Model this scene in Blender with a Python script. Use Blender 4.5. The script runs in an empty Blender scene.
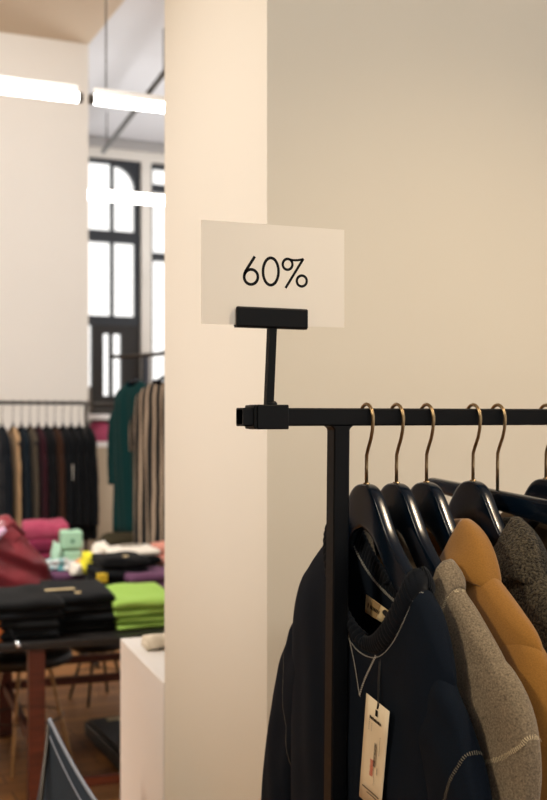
import bpy, bmesh, math, random
from mathutils import Vector, Matrix, noise

random.seed(4)
SC = bpy.context.scene
COL = SC.collection
PI = math.pi

# ------------------------------------------------------------------ camera frame
F = 1100.0            # focal length in pixels of the 547 x 800 frame
CX, CY = 273.5, 417.0
H = 1.62              # camera height
YAW = math.radians(24)
CA, SA = math.cos(YAW), math.sin(YAW)


def cam2w(X, Y, Z):
    return Vector((X * CA + Y * SA, -X * SA + Y * CA, Z))


def at(u, v, d):
    return cam2w((u - CX) / F * d, d, H - (v - CY) / F * d)


def ray(u, v):
    return at(u, v, 1.0) - Vector((0, 0, H))


def on_z(u, v, z):
    r = ray(u, v)
    return Vector((0, 0, H)) + r * ((z - H) / r.z)


def on_y(u, v, y):
    r = ray(u, v)
    return Vector((0, 0, H)) + r * (y / r.y)


# ------------------------------------------------------------------ materials
def lin(h):
    h = h.lstrip('#')
    out = []
    for i in (0, 2, 4):
        c = int(h[i:i + 2], 16) / 255
        out.append(c / 12.92 if c <= 0.04045 else ((c + 0.055) / 1.055) ** 2.4)
    return (*out, 1.0)


MATS = {}


def new_mat(name):
    m = bpy.data.materials.new(name)
    m.use_nodes = True
    nt = m.node_tree
    return m, nt, nt.nodes['Principled BSDF']


def coords(nt, scale=1.0):
    tc = nt.nodes.new('ShaderNodeTexCoord')
    mp = nt.nodes.new('ShaderNodeMapping')
    mp.inputs['Scale'].default_value = (scale,) * 3 if not isinstance(scale, tuple) else scale
    nt.links.new(tc.outputs['Object'], mp.inputs['Vector'])
    return mp


def bump(nt, b, tex_out, strength, dist):
    bp = nt.nodes.new('ShaderNodeBump')
    bp.inputs['Strength'].default_value = strength
    bp.inputs['Distance'].default_value = dist
    nt.links.new(tex_out, bp.inputs['Height'])
    nt.links.new(bp.outputs['Normal'], b.inputs['Normal'])


def plain(name, col, rough=0.5, metal=0.0, coat=0.0, spec=0.5):
    if name in MATS:
        return MATS[name]
    m, nt, b = new_mat(name)
    mp = coords(nt, 30)
    n = nt.nodes.new('ShaderNodeTexNoise')
    n.inputs['Scale'].default_value = 4
    nt.links.new(mp.outputs[0], n.inputs['Vector'])
    b.inputs['Base Color'].default_value = lin(col)
    b.inputs['Roughness'].default_value = rough
    mr = nt.nodes.new('ShaderNodeMapRange')
    mr.inputs['To Min'].default_value = rough * 0.85
    mr.inputs['To Max'].default_value = min(1, rough * 1.15)
    nt.links.new(n.outputs['Fac'], mr.inputs['Value'])
    nt.links.new(mr.outputs[0], b.inputs['Roughness'])
    b.inputs['Metallic'].default_value = metal
    b.inputs['Coat Weight'].default_value = coat
    b.inputs['Coat Roughness'].default_value = 0.12
    b.inputs['Specular IOR Level'].default_value = spec
    MATS[name] = m
    return m


def cloth(name, c1, c2=None, scale=900, contrast=0.5, rough=0.9, bmp=0.35, dist=0.0006, sheen=0.03, stretch=None):
    """woven or knitted cloth: two yarn colours mixed by fine noise, soft bump, a little sheen"""
    if name in MATS:
        return MATS[name]
    m, nt, b = new_mat(name)
    mp = coords(nt, stretch or 1.0)
    n = nt.nodes.new('ShaderNodeTexNoise')
    n.inputs['Scale'].default_value = scale
    n.inputs['Detail'].default_value = 3
    nt.links.new(mp.outputs[0], n.inputs['Vector'])
    r = nt.nodes.new('ShaderNodeValToRGB')
    r.color_ramp.elements[0].position = 0.5 - contrast / 2
    r.color_ramp.elements[1].position = 0.5 + contrast / 2
    r.color_ramp.elements[0].color = lin(c1)
    r.color_ramp.elements[1].color = lin(c2 or c1)
    nt.links.new(n.outputs['Fac'], r.inputs['Fac'])
    nt.links.new(r.outputs['Color'], b.inputs['Base Color'])
    b.inputs['Roughness'].default_value = rough
    b.inputs['Specular IOR Level'].default_value = 0.2
    b.inputs['Sheen Weight'].default_value = sheen
    b.inputs['Sheen Roughness'].default_value = 0.5
    bump(nt, b, n.outputs['Fac'], bmp, dist)
    MATS[name] = m
    return m


def paint(name, col, var=0.04, rough=0.75):
    if name in MATS:
        return MATS[name]
    m, nt, b = new_mat(name)
    mp = coords(nt, 1)
    n = nt.nodes.new('ShaderNodeTexNoise')
    n.inputs['Scale'].default_value = 1.3
    n.inputs['Detail'].default_value = 4
    nt.links.new(mp.outputs[0], n.inputs['Vector'])
    c = lin(col)
    r = nt.nodes.new('ShaderNodeValToRGB')
    r.color_ramp.elements[0].color = (*[x * (1 - var) for x in c[:3]], 1)
    r.color_ramp.elements[1].color = (*[min(1, x * (1 + var)) for x in c[:3]], 1)
    nt.links.new(n.outputs['Fac'], r.inputs['Fac'])
    nt.links.new(r.outputs['Color'], b.inputs['Base Color'])
    b.inputs['Roughness'].default_value = rough
    n2 = nt.nodes.new('ShaderNodeTexNoise')
    n2.inputs['Scale'].default_value = 220
    nt.links.new(mp.outputs[0], n2.inputs['Vector'])
    bump(nt, b, n2.outputs['Fac'], 0.12, 0.0006)
    MATS[name] = m
    return m


def emit(name, col, strength):
    if name in MATS:
        return MATS[name]
    m, nt, b = new_mat(name)
    b.inputs['Base Color'].default_value = lin(col)
    b.inputs['Emission Color'].default_value = lin(col)
    b.inputs['Emission Strength'].default_value = strength
    MATS[name] = m
    return m


def wood(name, c1, c2, scale=(2, 22, 22), rough=0.5):
    if name in MATS:
        return MATS[name]
    m, nt, b = new_mat(name)
    mp = coords(nt, scale)
    n = nt.nodes.new('ShaderNodeTexNoise')
    n.inputs['Scale'].default_value = 1.5
    n.inputs['Detail'].default_value = 6
    nt.links.new(mp.outputs[0], n.inputs['Vector'])
    r = nt.nodes.new('ShaderNodeValToRGB')
    r.color_ramp.elements[0].position = 0.3
    r.color_ramp.elements[1].position = 0.7
    r.color_ramp.elements[0].color = lin(c1)
    r.color_ramp.elements[1].color = lin(c2)
    nt.links.new(n.outputs['Fac'], r.inputs['Fac'])
    nt.links.new(r.outputs['Color'], b.inputs['Base Color'])
    b.inputs['Roughness'].default_value = rough
    MATS[name] = m
    return m


def stripes(name, c1, c2, per_m, axis='X'):
    m, nt, b = new_mat(name)
    mp = coords(nt, 1)
    w = nt.nodes.new('ShaderNodeTexWave')
    w.bands_direction = axis
    w.inputs['Scale'].default_value = per_m * 0.314
    w.inputs['Distortion'].default_value = 0.8
    nt.links.new(mp.outputs[0], w.inputs['Vector'])
    r = nt.nodes.new('ShaderNodeValToRGB')
    r.color_ramp.elements[0].position = 0.6
    r.color_ramp.elements[1].position = 0.85
    r.color_ramp.elements[0].color = lin(c1)
    r.color_ramp.elements[1].color = lin(c2)
    nt.links.new(w.outputs['Fac'], r.inputs['Fac'])
    nt.links.new(r.outputs['Color'], b.inputs['Base Color'])
    b.inputs['Roughness'].default_value = 0.85
    MATS[name] = m
    return m


def parquet(name):
    m, nt, b = new_mat(name)
    mp = coords(nt, 1)
    br = nt.nodes.new('ShaderNodeTexBrick')
    br.inputs['Scale'].default_value = 1.0
    br.inputs['Brick Width'].default_value = 0.9
    br.inputs['Row Height'].default_value = 0.12
    br.inputs['Mortar Size'].default_value = 0.003
    br.inputs['Color1'].default_value = lin('#b98046')
    br.inputs['Color2'].default_value = lin('#9a6634')
    br.inputs['Mortar'].default_value = lin('#3a2414')
    nt.links.new(mp.outputs[0], br.inputs['Vector'])
    mp2 = coords(nt, (3, 40, 3))
    n = nt.nodes.new('ShaderNodeTexNoise')
    n.inputs['Scale'].default_value = 1.0
    n.inputs['Detail'].default_value = 5
    nt.links.new(mp2.outputs[0], n.inputs['Vector'])
    mx = nt.nodes.new('ShaderNodeMixRGB')
    mx.blend_type = 'OVERLAY'
    mx.inputs['Fac'].default_value = 0.55
    nt.links.new(br.outputs['Color'], mx.inputs['Color1'])
    nt.links.new(n.outputs['Fac'], mx.inputs['Color2'])
    nt.links.new(mx.outputs['Color'], b.inputs['Base Color'])
    b.inputs['Roughness'].default_value = 0.5
    MATS[name] = m
    return m


def glass(name):
    m, nt, b = new_mat(name)
    nt.nodes.remove(b)
    out = nt.nodes['Material Output']
    t = nt.nodes.new('ShaderNodeBsdfTransparent')
    g = nt.nodes.new('ShaderNodeBsdfGlossy')
    g.inputs['Roughness'].default_value = 0.02
    fr = nt.nodes.new('ShaderNodeFresnel')
    fr.inputs['IOR'].default_value = 1.45
    mx = nt.nodes.new('ShaderNodeMixShader')
    nt.links.new(fr.outputs[0], mx.inputs[0])
    nt.links.new(t.outputs[0], mx.inputs[1])
    nt.links.new(g.outputs[0], mx.inputs[2])
    nt.links.new(mx.outputs[0], out.inputs['Surface'])
    MATS[name] = m
    return m


# ------------------------------------------------------------------ object helpers
def link(name, me, mat, parent=None, smooth=True):
    o = bpy.data.objects.new(name, me)
    COL.objects.link(o)
    if mat:
        me.materials.append(mat)
    if parent:
        o.parent = parent
    if smooth:
        for p in me.polygons:
            p.use_smooth = True
    return o


def mesh(name, vs, fs, mat, parent=None, smooth=True, merge=0.0):
    me = bpy.data.meshes.new(name)
    bm = bmesh.new()
    bv = [bm.verts.new(v) for v in vs]
    for f in fs:
        try:
            bm.faces.new([bv[i] for i in f])
        except ValueError:
            pass
    if merge:
        bmesh.ops.remove_doubles(bm, verts=bm.verts, dist=merge)
    bmesh.ops.recalc_face_normals(bm, faces=bm.faces)
    bm.to_mesh(me)
    bm.free()
    return link(name, me, mat, parent, smooth)


def subsurf(o, lv=1):
    md = o.modifiers.new('s', 'SUBSURF')
    md.levels = lv
    md.render_levels = lv
    return o


def solid(o, t, off=0):
    md = o.modifiers.new('t', 'SOLIDIFY')
    md.thickness = t
    md.offset = off
    return o


def thing(name, label, cat, loc=(0, 0, 0), rz=0, group=None):
    o = bpy.data.objects.new(name, None)
    COL.objects.link(o)
    o.location = loc
    o.rotation_euler = (0, 0, rz)
    o.empty_display_size = 0.05
    return tag(o, label, cat, group)


def tag(o, label, cat, group=None):
    o['label'] = label
    o['category'] = cat
    if group:
        o['group'] = group
    return o


def structure(o):
    o['kind'] = 'structure'
    return o


class MB:
    """collects shapes into one mesh"""

    def __init__(s):
        s.v, s.f = [], []

    def add(s, vs, fs):
        n = len(s.v)
        s.v += [Vector(v) for v in vs]
        s.f += [tuple(i + n for i in f) for f in fs]
        return s

    def box(s, x0, x1, y0, y1, z0, z1, b=0.0):
        if b <= 0:
            vs = [(x, y, z) for z in (z0, z1) for y in (y0, y1) for x in (x0, x1)]
            return s.add(vs, [(0, 2, 3, 1), (4, 5, 7, 6), (0, 1, 5, 4), (2, 6, 7, 3), (0, 4, 6, 2), (1, 3, 7, 5)])
        bm = bmesh.new()
        bmesh.ops.create_cube(bm, size=1)
        for v in bm.verts:
            v.co = ((x0 + x1) / 2 + v.co.x * (x1 - x0), (y0 + y1) / 2 + v.co.y * (y1 - y0), (z0 + z1) / 2 + v.co.z * (z1 - z0))
        bmesh.ops.bevel(bm, geom=bm.edges[:], offset=b, segments=2, affect='EDGES', profile=0.5)
        bm.verts.index_update()
        s.add([v.co.copy() for v in bm.verts], [tuple(v.index for v in f.verts) for f in bm.faces])
        bm.free()
        return s

    def tube(s, pts, r, n=10, caps=True, sq=None):
        pts = [Vector(p) for p in pts]
        rs = r if isinstance(r, (list, tuple)) else [r] * len(pts)
        up = None
        rings = []
        for i, p in enumerate(pts):
            a, c = pts[max(0, i - 1)], pts[min(len(pts) - 1, i + 1)]
            t = (c - a).normalized()
            if up is None:
                up = Vector((0, 0, 1)) if abs(t.z) < 0.9 else Vector((0, 1, 0))
            x = up.cross(t).normalized()
            up = t.cross(x).normalized()
            rings.append([p + (x * math.cos(2 * PI * k / n) + up * math.sin(2 * PI * k / n)) * rs[i] for k in range(n)])
        return s.loft(rings, caps)

    def loft(s, rings, caps=True):
        n = len(rings[0])
        vs = [q for r in rings for q in r]
        fs = []
        for i in range(len(rings) - 1):
            for k in range(n):
                a = i * n + k
                b = i * n + (k + 1) % n
                fs.append((a, b, b + n, a + n))
        if caps:
            fs.append(tuple(range(n - 1, -1, -1)))
            fs.append(tuple((len(rings) - 1) * n + k for k in range(n)))
        return s.add(vs, fs)

    def build(s, name, mat, parent=None, smooth=False):
        return mesh(name, s.v, s.f, mat, parent, smooth)


def lerp(tab, x):
    """smooth interpolation in a table of (x, y)"""
    if x <= tab[0][0]:
        return tab[0][1]
    if x >= tab[-1][0]:
        return tab[-1][1]
    n = len(tab)

    def slope(i):
        if i == 0:
            return (tab[1][1] - tab[0][1]) / (tab[1][0] - tab[0][0])
        if i == n - 1:
            return (tab[-1][1] - tab[-2][1]) / (tab[-1][0] - tab[-2][0])
        return (tab[i + 1][1] - tab[i - 1][1]) / (tab[i + 1][0] - tab[i - 1][0])
    for i in range(n - 1):
        (x0, y0), (x1, y1) = tab[i], tab[i + 1]
        if x <= x1:
            h = x1 - x0
            t = (x - x0) / h
            return ((2 * t ** 3 - 3 * t ** 2 + 1) * y0 + (t ** 3 - 2 * t ** 2 + t) * h * slope(i)
                    + (-2 * t ** 3 + 3 * t ** 2) * y1 + (t ** 3 - t ** 2) * h * slope(i + 1))


def dup(root, loc, rz, label, cat=None, group=None):
    r = root.copy()
    COL.objects.link(r)
    r.location = loc
    r.rotation_euler = (0, 0, rz)
    r['label'] = label
    if group:
        r['group'] = group
    for ch in list(root.children):
        c = ch.copy()
        COL.objects.link(c)
        c.parent = r
        for g in list(ch.children):
            d = g.copy()
            COL.objects.link(d)
            d.parent = c
    return r


# ------------------------------------------------------------------ palette
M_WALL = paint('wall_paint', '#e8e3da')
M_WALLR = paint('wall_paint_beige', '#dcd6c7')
M_CEIL = paint('ceiling_paint', '#dcdcde')
M_FLOOR = parquet('parquet_floor')
M_BLACK = plain('black_powder_coat', '#04070b', 0.45, spec=0.2)
M_LACQ = plain('black_lacquer', '#051220', 0.22, coat=0.2, spec=0.2)
M_BRASS = plain('aged_brass', '#a08a68', 0.33, metal=1.0)
M_STEEL = plain('dark_steel', '#4b4640', 0.4, metal=0.8)
M_CARD = plain('matt_card', '#f4eee1', 0.7)
M_INK = plain('black_ink', '#050506', 0.7, spec=0.2)
M_RED = plain('red_ink', '#c0392b', 0.6)
M_GREYINK = plain('grey_ink', '#6f675c', 0.6)
M_KRAFT = cloth('kraft_tape', '#e6d3a8', '#dcc596', 300, 0.6)
M_KRAFTD = cloth('kraft_tape_brown', '#a98f66', '#9b8058', 300, 0.6)
M_THREAD = plain('pale_thread', '#c9c7bd', 0.8)
M_THREADG = plain('cream_thread', '#d9c9a4', 0.8)
M_THREADD = plain('dull_thread', '#857e6c', 0.8)
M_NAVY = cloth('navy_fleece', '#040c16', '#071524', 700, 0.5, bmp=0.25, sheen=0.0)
M_NAVYRIB = cloth('navy_rib', '#03070d', '#060e18', 700, 0.5, sheen=0.04)
M_GREY = cloth('grey_marl', '#5a4f40', '#978870', 420, 0.45, bmp=0.5, dist=0.001, sheen=0.2)
M_CAMEL = cloth('camel_wool', '#875d25', '#9e7030', 500, 0.6, bmp=0.4, dist=0.0008, sheen=0.25)
M_BOUCLE = cloth('charcoal_boucle', '#050505', '#585040', 290, 0.34, bmp=1.0, dist=0.004, sheen=0.1)
M_TAUPE = cloth('taupe_twill', '#5d4c38', '#6d5a42', 700, 0.5)
M_TAN = plain('tan_lining', '#b98f62', 0.7)
M_WHITE = plain('white_laminate', '#ece9e6', 0.5)
M_MAHOG = wood('mahogany', '#3d1a10', '#6a2f1c')
M_TABLE = plain('dark_table_top', '#171413', 0.45)
M_LAMP = emit('fluorescent_tube', '#fffbf6', 11.0)

# ------------------------------------------------------------------ room
CEIL = 4.64
WY = 11.62            # window wall
structure(MB().box(-5, 9, -3, WY + 0.3, -0.1, 0).build('floor', M_FLOOR))
structure(MB().box(-5, 9, -3, WY + 0.3, CEIL, CEIL + 0.15).build('ceiling', M_CEIL))
# the wide pillar behind the rack: its long face on the right, its short end face in the light
corner = Vector((0.872, 1.99, 0))
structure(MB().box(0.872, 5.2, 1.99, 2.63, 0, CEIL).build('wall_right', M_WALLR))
# the pier on the far left with the deep ceiling beam coming forward from it
PX = on_y(88.5, 300, 7.857).x
structure(MB().box(-5.2, -5, -3, WY + 0.3, 0, CEIL).build('wall_side', M_WALL))
structure(MB().box(-5, -1.8, -3.2, -3, 0, CEIL).box(2.6, 9, -3.2, -3, 0, CEIL).box(-1.8, 2.6, -3.2, -3, 2.5, CEIL).box(-1.8, 2.6, -3.2, -3, 0, 0.9).build('wall_front', M_WALL))
structure(MB().box(-4.5, PX, 7.857, 8.5, 0, CEIL).build('wall_left', M_WALL))
structure(MB().box(-4.5, PX, 0.5, 7.857, 4.33, CEIL).build('trim_1', paint('beam_paint', '#dacab2')))

# window wall built round its openings
WX = 3.40
structure(MB().box(-4.5, WX - 1.0, WY, WY + 0.3, 0, CEIL)
          .box(WX - 1.0, WX + 0.19, WY, WY + 0.3, 4.43, CEIL)
          .box(WX + 0.19, WX + 0.30, WY, WY + 0.3, 0, CEIL)
          .box(WX + 0.30, WX + 1.4, WY, WY + 0.3, 4.43, CEIL)
          .box(WX + 0.30, WX + 1.4, WY, WY + 0.3, 0, 1.2)
          .box(WX + 1.4, 9, WY, WY + 0.3, 0, CEIL).build('wall_back', M_WALL))
structure(MB().box(-4.5, 9, WY - 0.07, WY - 0.001, CEIL - 0.11, CEIL - 0.001, 0.02).build('trim_2', plain('cornice_grey', '#a9a6a4', 0.7)))
M_FRAME = plain('window_frame_paint', '#2c3036', 0.5)
M_GLASS = glass('window_glass')


def window_mesh():
    """tall window: stiles, transoms, mullion and an arched head over the right hand light"""
    b = MB()
    y0, y1 = WY + 0.06, WY + 0.14
    for (x0, x1) in ((-1.0, -0.94), (-0.56, -0.52), (-0.135, -0.105), (0.135, 0.19)):
        b.box(WX + x0, WX + x1, y0, y1, 2.72, 4.43)
    for (z0, z1) in ((2.62, 2.72), (3.53, 3.65), (4.39, 4.43)):
        b.box(WX - 1.0, WX + 0.19, y0 - 0.01, y1 + 0.01, z0, z1)
    # arched spandrel in the upper right corner
    cx, cz, r = -0.105, 4.12, 0.24
    arc = [(cx + r * math.cos(a), cz + 0.25 * math.sin(a)) for a in [PI / 2 * k / 10 for k in range(11)]]
    for (ax, az), (bx, bz) in zip(arc, arc[1:]):
        vs = [(WX + ax, y0, az), (WX + bx, y0, bz), (WX + bx, y0, 4.4), (WX + ax, y0, 4.4)]
        vs += [(x, y1, z) for x, _, z in vs]
        b.add(vs, [(0, 1, 2, 3), (7, 6, 5, 4), (0, 4, 5, 1), (1, 5, 6, 2), (2, 6, 7, 3), (3, 7, 4, 0)])
    return b


w1 = structure(window_mesh().build('window_1', M_FRAME))
structure(MB().box(WX - 0.98, WX + 0.18, WY + 0.095, WY + 0.101, 2.7, 4.41).build('window_pane', M_GLASS, w1))
b = MB()
y0, y1 = WY + 0.06, WY + 0.14
for (x0, x1) in ((0.30, 0.335), (1.34, 1.4), (0.8, 0.84)):
    b.box(WX + x0, WX + x1, y0, y1, 1.2, 4.43)
for (z0, z1) in ((1.2, 1.26), (3.36, 3.44), (4.12, 4.20), (4.38, 4.43)):
    b.box(WX + 0.30, WX + 1.4, y0 - 0.01, y1 + 0.01, z0, z1)
w2 = structure(b.build('window_2', M_FRAME))
structure(MB().box(WX + 0.31, WX + 1.39, WY + 0.095, WY + 0.101, 1.22, 4.4).build('window_pane', M_GLASS, w2))
# dark door with two slim lights and a side light on its left
b = MB()
for (x0, x1, z0, z1) in ((-0.35, -0.225, 0, 2.62), (-0.15, -0.115, 0, 2.62), (-0.02, 0.19, 0, 2.62), (-0.225, -0.15, 0, 1.85),
                         (-0.225, -0.15, 2.53, 2.62), (-0.115, -0.02, 0, 1.85), (-0.115, -0.02, 2.53, 2.62)):
    b.box(WX + x0, WX + x1, y0, y1, z0, z1)
d1 = structure(b.build('door_1', plain('door_paint', '#24211f', 0.5)))
structure(MB().box(WX - 0.23, WX - 0.015, WY + 0.095, WY + 0.101, 1.84, 2.54).build('door_pane', M_GLASS, d1))
structure(MB().box(WX - 0.03, WX - 0.015, WY + 0.0, WY + 0.06, 0.95, 1.2).build('door_handle', M_STEEL, d1))
structure(MB().box(WX - 1.0, WX - 0.35, WY + 0.08, WY + 0.12, 0, 1.95).build('trim_3', plain('side_panel_paint', '#8e857a', 0.6)))
# dark downpipe casing beside the door
structure(MB().box(WX + 0.19, WX + 0.25, WY - 0.08, WY - 0.002, 0, 2.3).build('trim_4', plain('casing_paint', '#3a3d46', 0.6)))

# ------------------------------------------------------------------ ceiling lights
def batten(name, p0, p1, label, group, wires, r=0.021):
    p0, p1 = Vector(p0), Vector(p1)
    t = thing(name, label, 'lamp', (p0 + p1) / 2, 0, group)
    L = (p1 - p0).length / 2
    b = MB().tube([(-L, 0, 0), (L, 0, 0)], r, 14)
    b.build('tube', M_LAMP, t, True)
    MB().box(-L, L, -0.008, 0.008, r, 0.05, 0.002).build('housing', plain('lamp_housing', '#c9c4bd', 0.5), t)
    MB().tube([(-L - 0.018, 0, 0), (-L, 0, 0)], 0.022, 12).build('end_cap', M_STEEL, t)
    MB().tube([(L, 0, 0), (L + 0.018, 0, 0)], 0.022, 12).build('end_cap', M_STEEL, t)
    for x in wires:
        MB().tube([(x - (p0 + p1).x / 2, 0, 0.045), (x - (p0 + p1).x / 2, 0, CEIL - p0.z - 0.001)], 0.003, 6).build('wire', M_STEEL, t)
    return t


ZL = 2.95
pa, pb = on_z(82.5, 97.7, ZL), on_z(89, 99.3, ZL)
yl = (pa.y + pb.y) / 2
xw = on_y(106, 60, yl).x
batten('ceiling_lamp', (pa.x - 1.5, yl, ZL), (pa.x - 0.018, yl, ZL), 'white tubular ceiling lamp hanging across the front of the pale pier', 'near row of tube lamps', [])
batten('ceiling_lamp', (pb.x + 0.018, yl, ZL), (pb.x + 1.5, yl, ZL), 'white tubular ceiling lamp hanging just past the pier in front of grey ceiling', 'near row of tube lamps', [xw])
ZM = 3.45
pc = on_z(127, 197.6, ZM)
batten('ceiling_lamp', (pc.x - 0.9, pc.y, ZM), (pc.x + 0.9, pc.y, ZM), 'white tubular ceiling lamp lower in view, crossing the tall arched window', None, [pc.x + 0.5], 0.04)
# slim dark track running over the ceiling
q0 = on_z(103, 152, CEIL - 0.35)
q1 = on_z(168, 68, CEIL - 0.35)
t = thing('ceiling_track', 'long slim dark metal track slung under the grey ceiling towards the window', 'track', (q0 + q1) / 2)
dv = (q1 - q0) / 2
MB().tube([-dv, dv * 1.6], 0.022, 8).build('bar', M_STEEL, t, True)
for k in (-0.85, 0.9):
    MB().tube([dv * k, dv * k + Vector((0, 0, 0.35))], 0.006, 6).build('hanger_rod', M_STEEL, t)

# ------------------------------------------------------------------ clothes rack in front
XR, YR, ZR = 0.5644, 1.3906, H
HT = 0.0125


def hollow_rail(x0, x1):
    b = MB()
    prof_o = [(-HT, -HT), (HT, -HT), (HT, HT), (-HT, HT)]
    c = 0.002
    o8 = [(-HT + c, -HT), (HT - c, -HT), (HT, -HT + c), (HT, HT - c), (HT - c, HT), (-HT + c, HT), (-HT, HT - c), (-HT, -HT + c)]
    i8 = [(y * 0.8, z * 0.8) for y, z in o8]
    rings = []
    for x, prof in ((x0 + 0.05, i8), (x0, i8), (x0, o8), (x1, o8), (x1, i8), (x1 - 0.05, i8)):
        rings.append([(x, y, z) for y, z in prof])
    b.loft(rings, True)
    return b


rack = thing('clothing_rack', 'black square-tube clothes rack carrying the sign and the nearest row of garments', 'clothes rack', (XR, YR, 0))
X1 = 1.75
r_ = hollow_rail(0.004, X1)
r_.v = [v + Vector((0, 0, ZR)) for v in r_.v]
r_.build('rail', M_BLACK, rack)
LEAN = -0.016


def post_mesh(x):
    b = MB()
    zt = ZR - HT
    prof = []
    f = 0.006
    # flared weld fillet under the rail
    for dz, w in ((0, HT + f), (0.0015, HT + f * 0.55), (0.0035, HT + f * 0.2), (0.006, HT)):
        prof.append((zt - dz, w))
    prof.append((0.03, HT))
    rings = []
    c = 0.002
    for z, w in prof:
        sx = x + LEAN * (1 - z / zt)
        rings.append([(sx + a, bb, z) for a, bb in ((-w + c, -HT), (w - c, -HT), (w, -HT + c), (w, HT - c), (w - c, HT), (-w + c, HT), (-w, HT - c), (-w, -HT + c))])
    return b.loft(rings)


for x in (0.1558, X1 - 0.1558):
    post_mesh(x).build('post', M_BLACK, rack)
    MB().box(x + LEAN - HT, x + LEAN + HT, -0.28, 0.28, 0.005, 0.03, 0.002).build('foot', M_BLACK, rack)
MB().box(0.1558 + LEAN + HT, X1 - 0.1558 + LEAN - HT, -0.012, 0.012, 0.12, 0.145, 0.002).build('lower_bar', M_BLACK, rack)
MB().tube([(0.8, 0, ZR - 0.0128), (0.8, 0, ZR - 0.0165)], 0.003, 8).build('screw', M_STEEL, rack)

# ------------------------------------------------------------------ sign holder and card
TS = 0.051
sg = thing('sign_holder', 'black metal sign holder clamped on the end of the rack rail', 'sign holder', (XR + TS, YR, ZR))
b = MB()
b.box(-0.0275, 0.0195, -HT - 0.005, -HT, -HT - 0.0045, HT + 0.0045, 0.0015)
b.box(-0.0275, 0.0195, HT, HT + 0.005, -HT - 0.0045, HT + 0.0045, 0.0015)
b.box(-0.0275, 0.0195, -HT - 0.002, HT + 0.002, HT, HT + 0.0045, 0.0015)
b.box(-0.0275, 0.0195, -HT - 0.002, HT + 0.002, -HT - 0.0045, -HT, 0.0015)
b.box(-0.032, -0.0275, -HT - 0.004, HT + 0.006, -HT - 0.004, HT + 0.004, 0.002)
b.build('clamp', M_BLACK, sg)
b = MB()
rings = []
for z, dx in ((HT + 0.004, -0.0035), (0.125, 0.0015)):
    rings.append([(dx + x, y, z) for x, y in ((-0.0055, -0.005), (0.0055, -0.005), (0.0055, 0.005), (-0.0055, 0.005))])
b.loft(rings).build('stem', M_BLACK, sg)
MB().tube([(0, 0, HT + 0.004), (0, 0, HT + 0.007), (0, 0, HT + 0.0095)], [0.009, 0.0085, 0.006], 14).build('weld_collar', M_BLACK, sg, True)
b = MB()
b.box(-0.0537, 0.0537, -0.008, -0.0015, 0.1228, 0.1506, 0.0022)
b.box(-0.0537, 0.0537, 0.0005, 0.0065, 0.1228, 0.1506, 0.0022)
b.box(-0.053, 0.053, -0.006, 0.005, 0.1222, 0.1246, 0.0005)
b.build('clip_bar', M_BLACK, sg)

card = thing('price_card', 'cream card reading 60% held upright in the black sign holder', 'sign', (XR + TS, YR, ZR + 0.1255))
b = MB()
cv = [(-0.1030, -0.0003), (0.1137, 0.0018), (0.1137, 0.1410), (-0.1030, 0.1394)]
vs = [(x, -0.0009, z) for x, z in cv] + [(x, -0.0003, z) for x, z in cv]
b.add(vs, [(0, 1, 2, 3), (7, 6, 5, 4), (0, 4, 5, 1), (1, 5, 6, 2), (2, 6, 7, 3), (3, 7, 4, 0)])
b.build('sheet', M_CARD, card)


def px_on_card(u, v):
    p = on_y(u, v, YR - 0.0012)
    return Vector((p.x - (XR + TS), 0, p.z - (ZR + 0.1255)))


def ribbon(pts, w, closed=False, y=-0.0010, th=0.0002):
    """flat inked stroke of width w along pts (x, z)"""
    n = len(pts)
    lo, hi = [], []
    for i in range(n):
        if closed:
            a, c = pts[i - 1], pts[(i + 1) % n]
        else:
            a, c = pts[max(0, i - 1)], pts[min(n - 1, i + 1)]
        t = (Vector(c) - Vector(a)).normalized()
        nn = Vector((-t[1], t[0])) if len(t) == 2 else Vector((-t.z, t.x))
        p = Vector((pts[i][0], pts[i][1]))
        lo.append(p - nn * w / 2)
        hi.append(p + nn * w / 2)
    vs = [(p.x, y, p.y) for p in lo] + [(p.x, y, p.y) for p in hi]
    fs = [(i, (i + 1) % n, n + (i + 1) % n, n + i) for i in range(n if closed else n - 1)]
    return vs, fs


def zx(u, v):      # from the 547 x 376 zoom of the lettering to card coordinates
    p = px_on_card(235 + u / 6.8375, 245 + v / 6.836)
    return (p.x, p.z)


b = MB()
SW = 0.0041


def ell(cx, cy, rx, ry, a0=0, a1=360, n=40):
    return [zx(cx + rx * math.cos(math.radians(a0 + (a1 - a0) * k / n)), cy + ry * math.sin(math.radians(a0 + (a1 - a0) * k / n))) for k in range(n + (0 if a1 - a0 == 360 else 1))]


def stroke(pts, closed=False, w=SW):
    vs, fs = ribbon(pts, w, closed)
    b.add(vs, fs)


stroke(ell(110, 218, 47, 51), True)
stroke([zx(136, 78), zx(72, 180), zx(66, 196), zx(63, 210)])
stroke(ell(245, 181, 53, 93), True)
stroke(ell(360, 132, 33, 37), True, SW * 0.9)
stroke(ell(457, 246, 34, 37), True, SW * 0.9)
stroke([zx(346, 294), zx(468, 94)], False, SW * 0.9)
stroke([zx(362, 95), zx(395, 104), zx(430, 104), zx(470, 97)], False, SW * 0.8)
b.build('lettering', M_INK, card)

# ------------------------------------------------------------------ hangers
HPROF = [(0, -0.0955), (0.012, -0.0962), (0.024, -0.1005), (0.036, -0.1105), (0.052, -0.132), (0.081, -0.1700), (0.146, -0.2215), (0.19, -0.252), (0.212, -0.270)]
HBOT = [(0, -0.160), (0.03, -0.172), (0.08, -0.222), (0.146, -0.274), (0.19, -0.293), (0.212, -0.284)]


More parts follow.
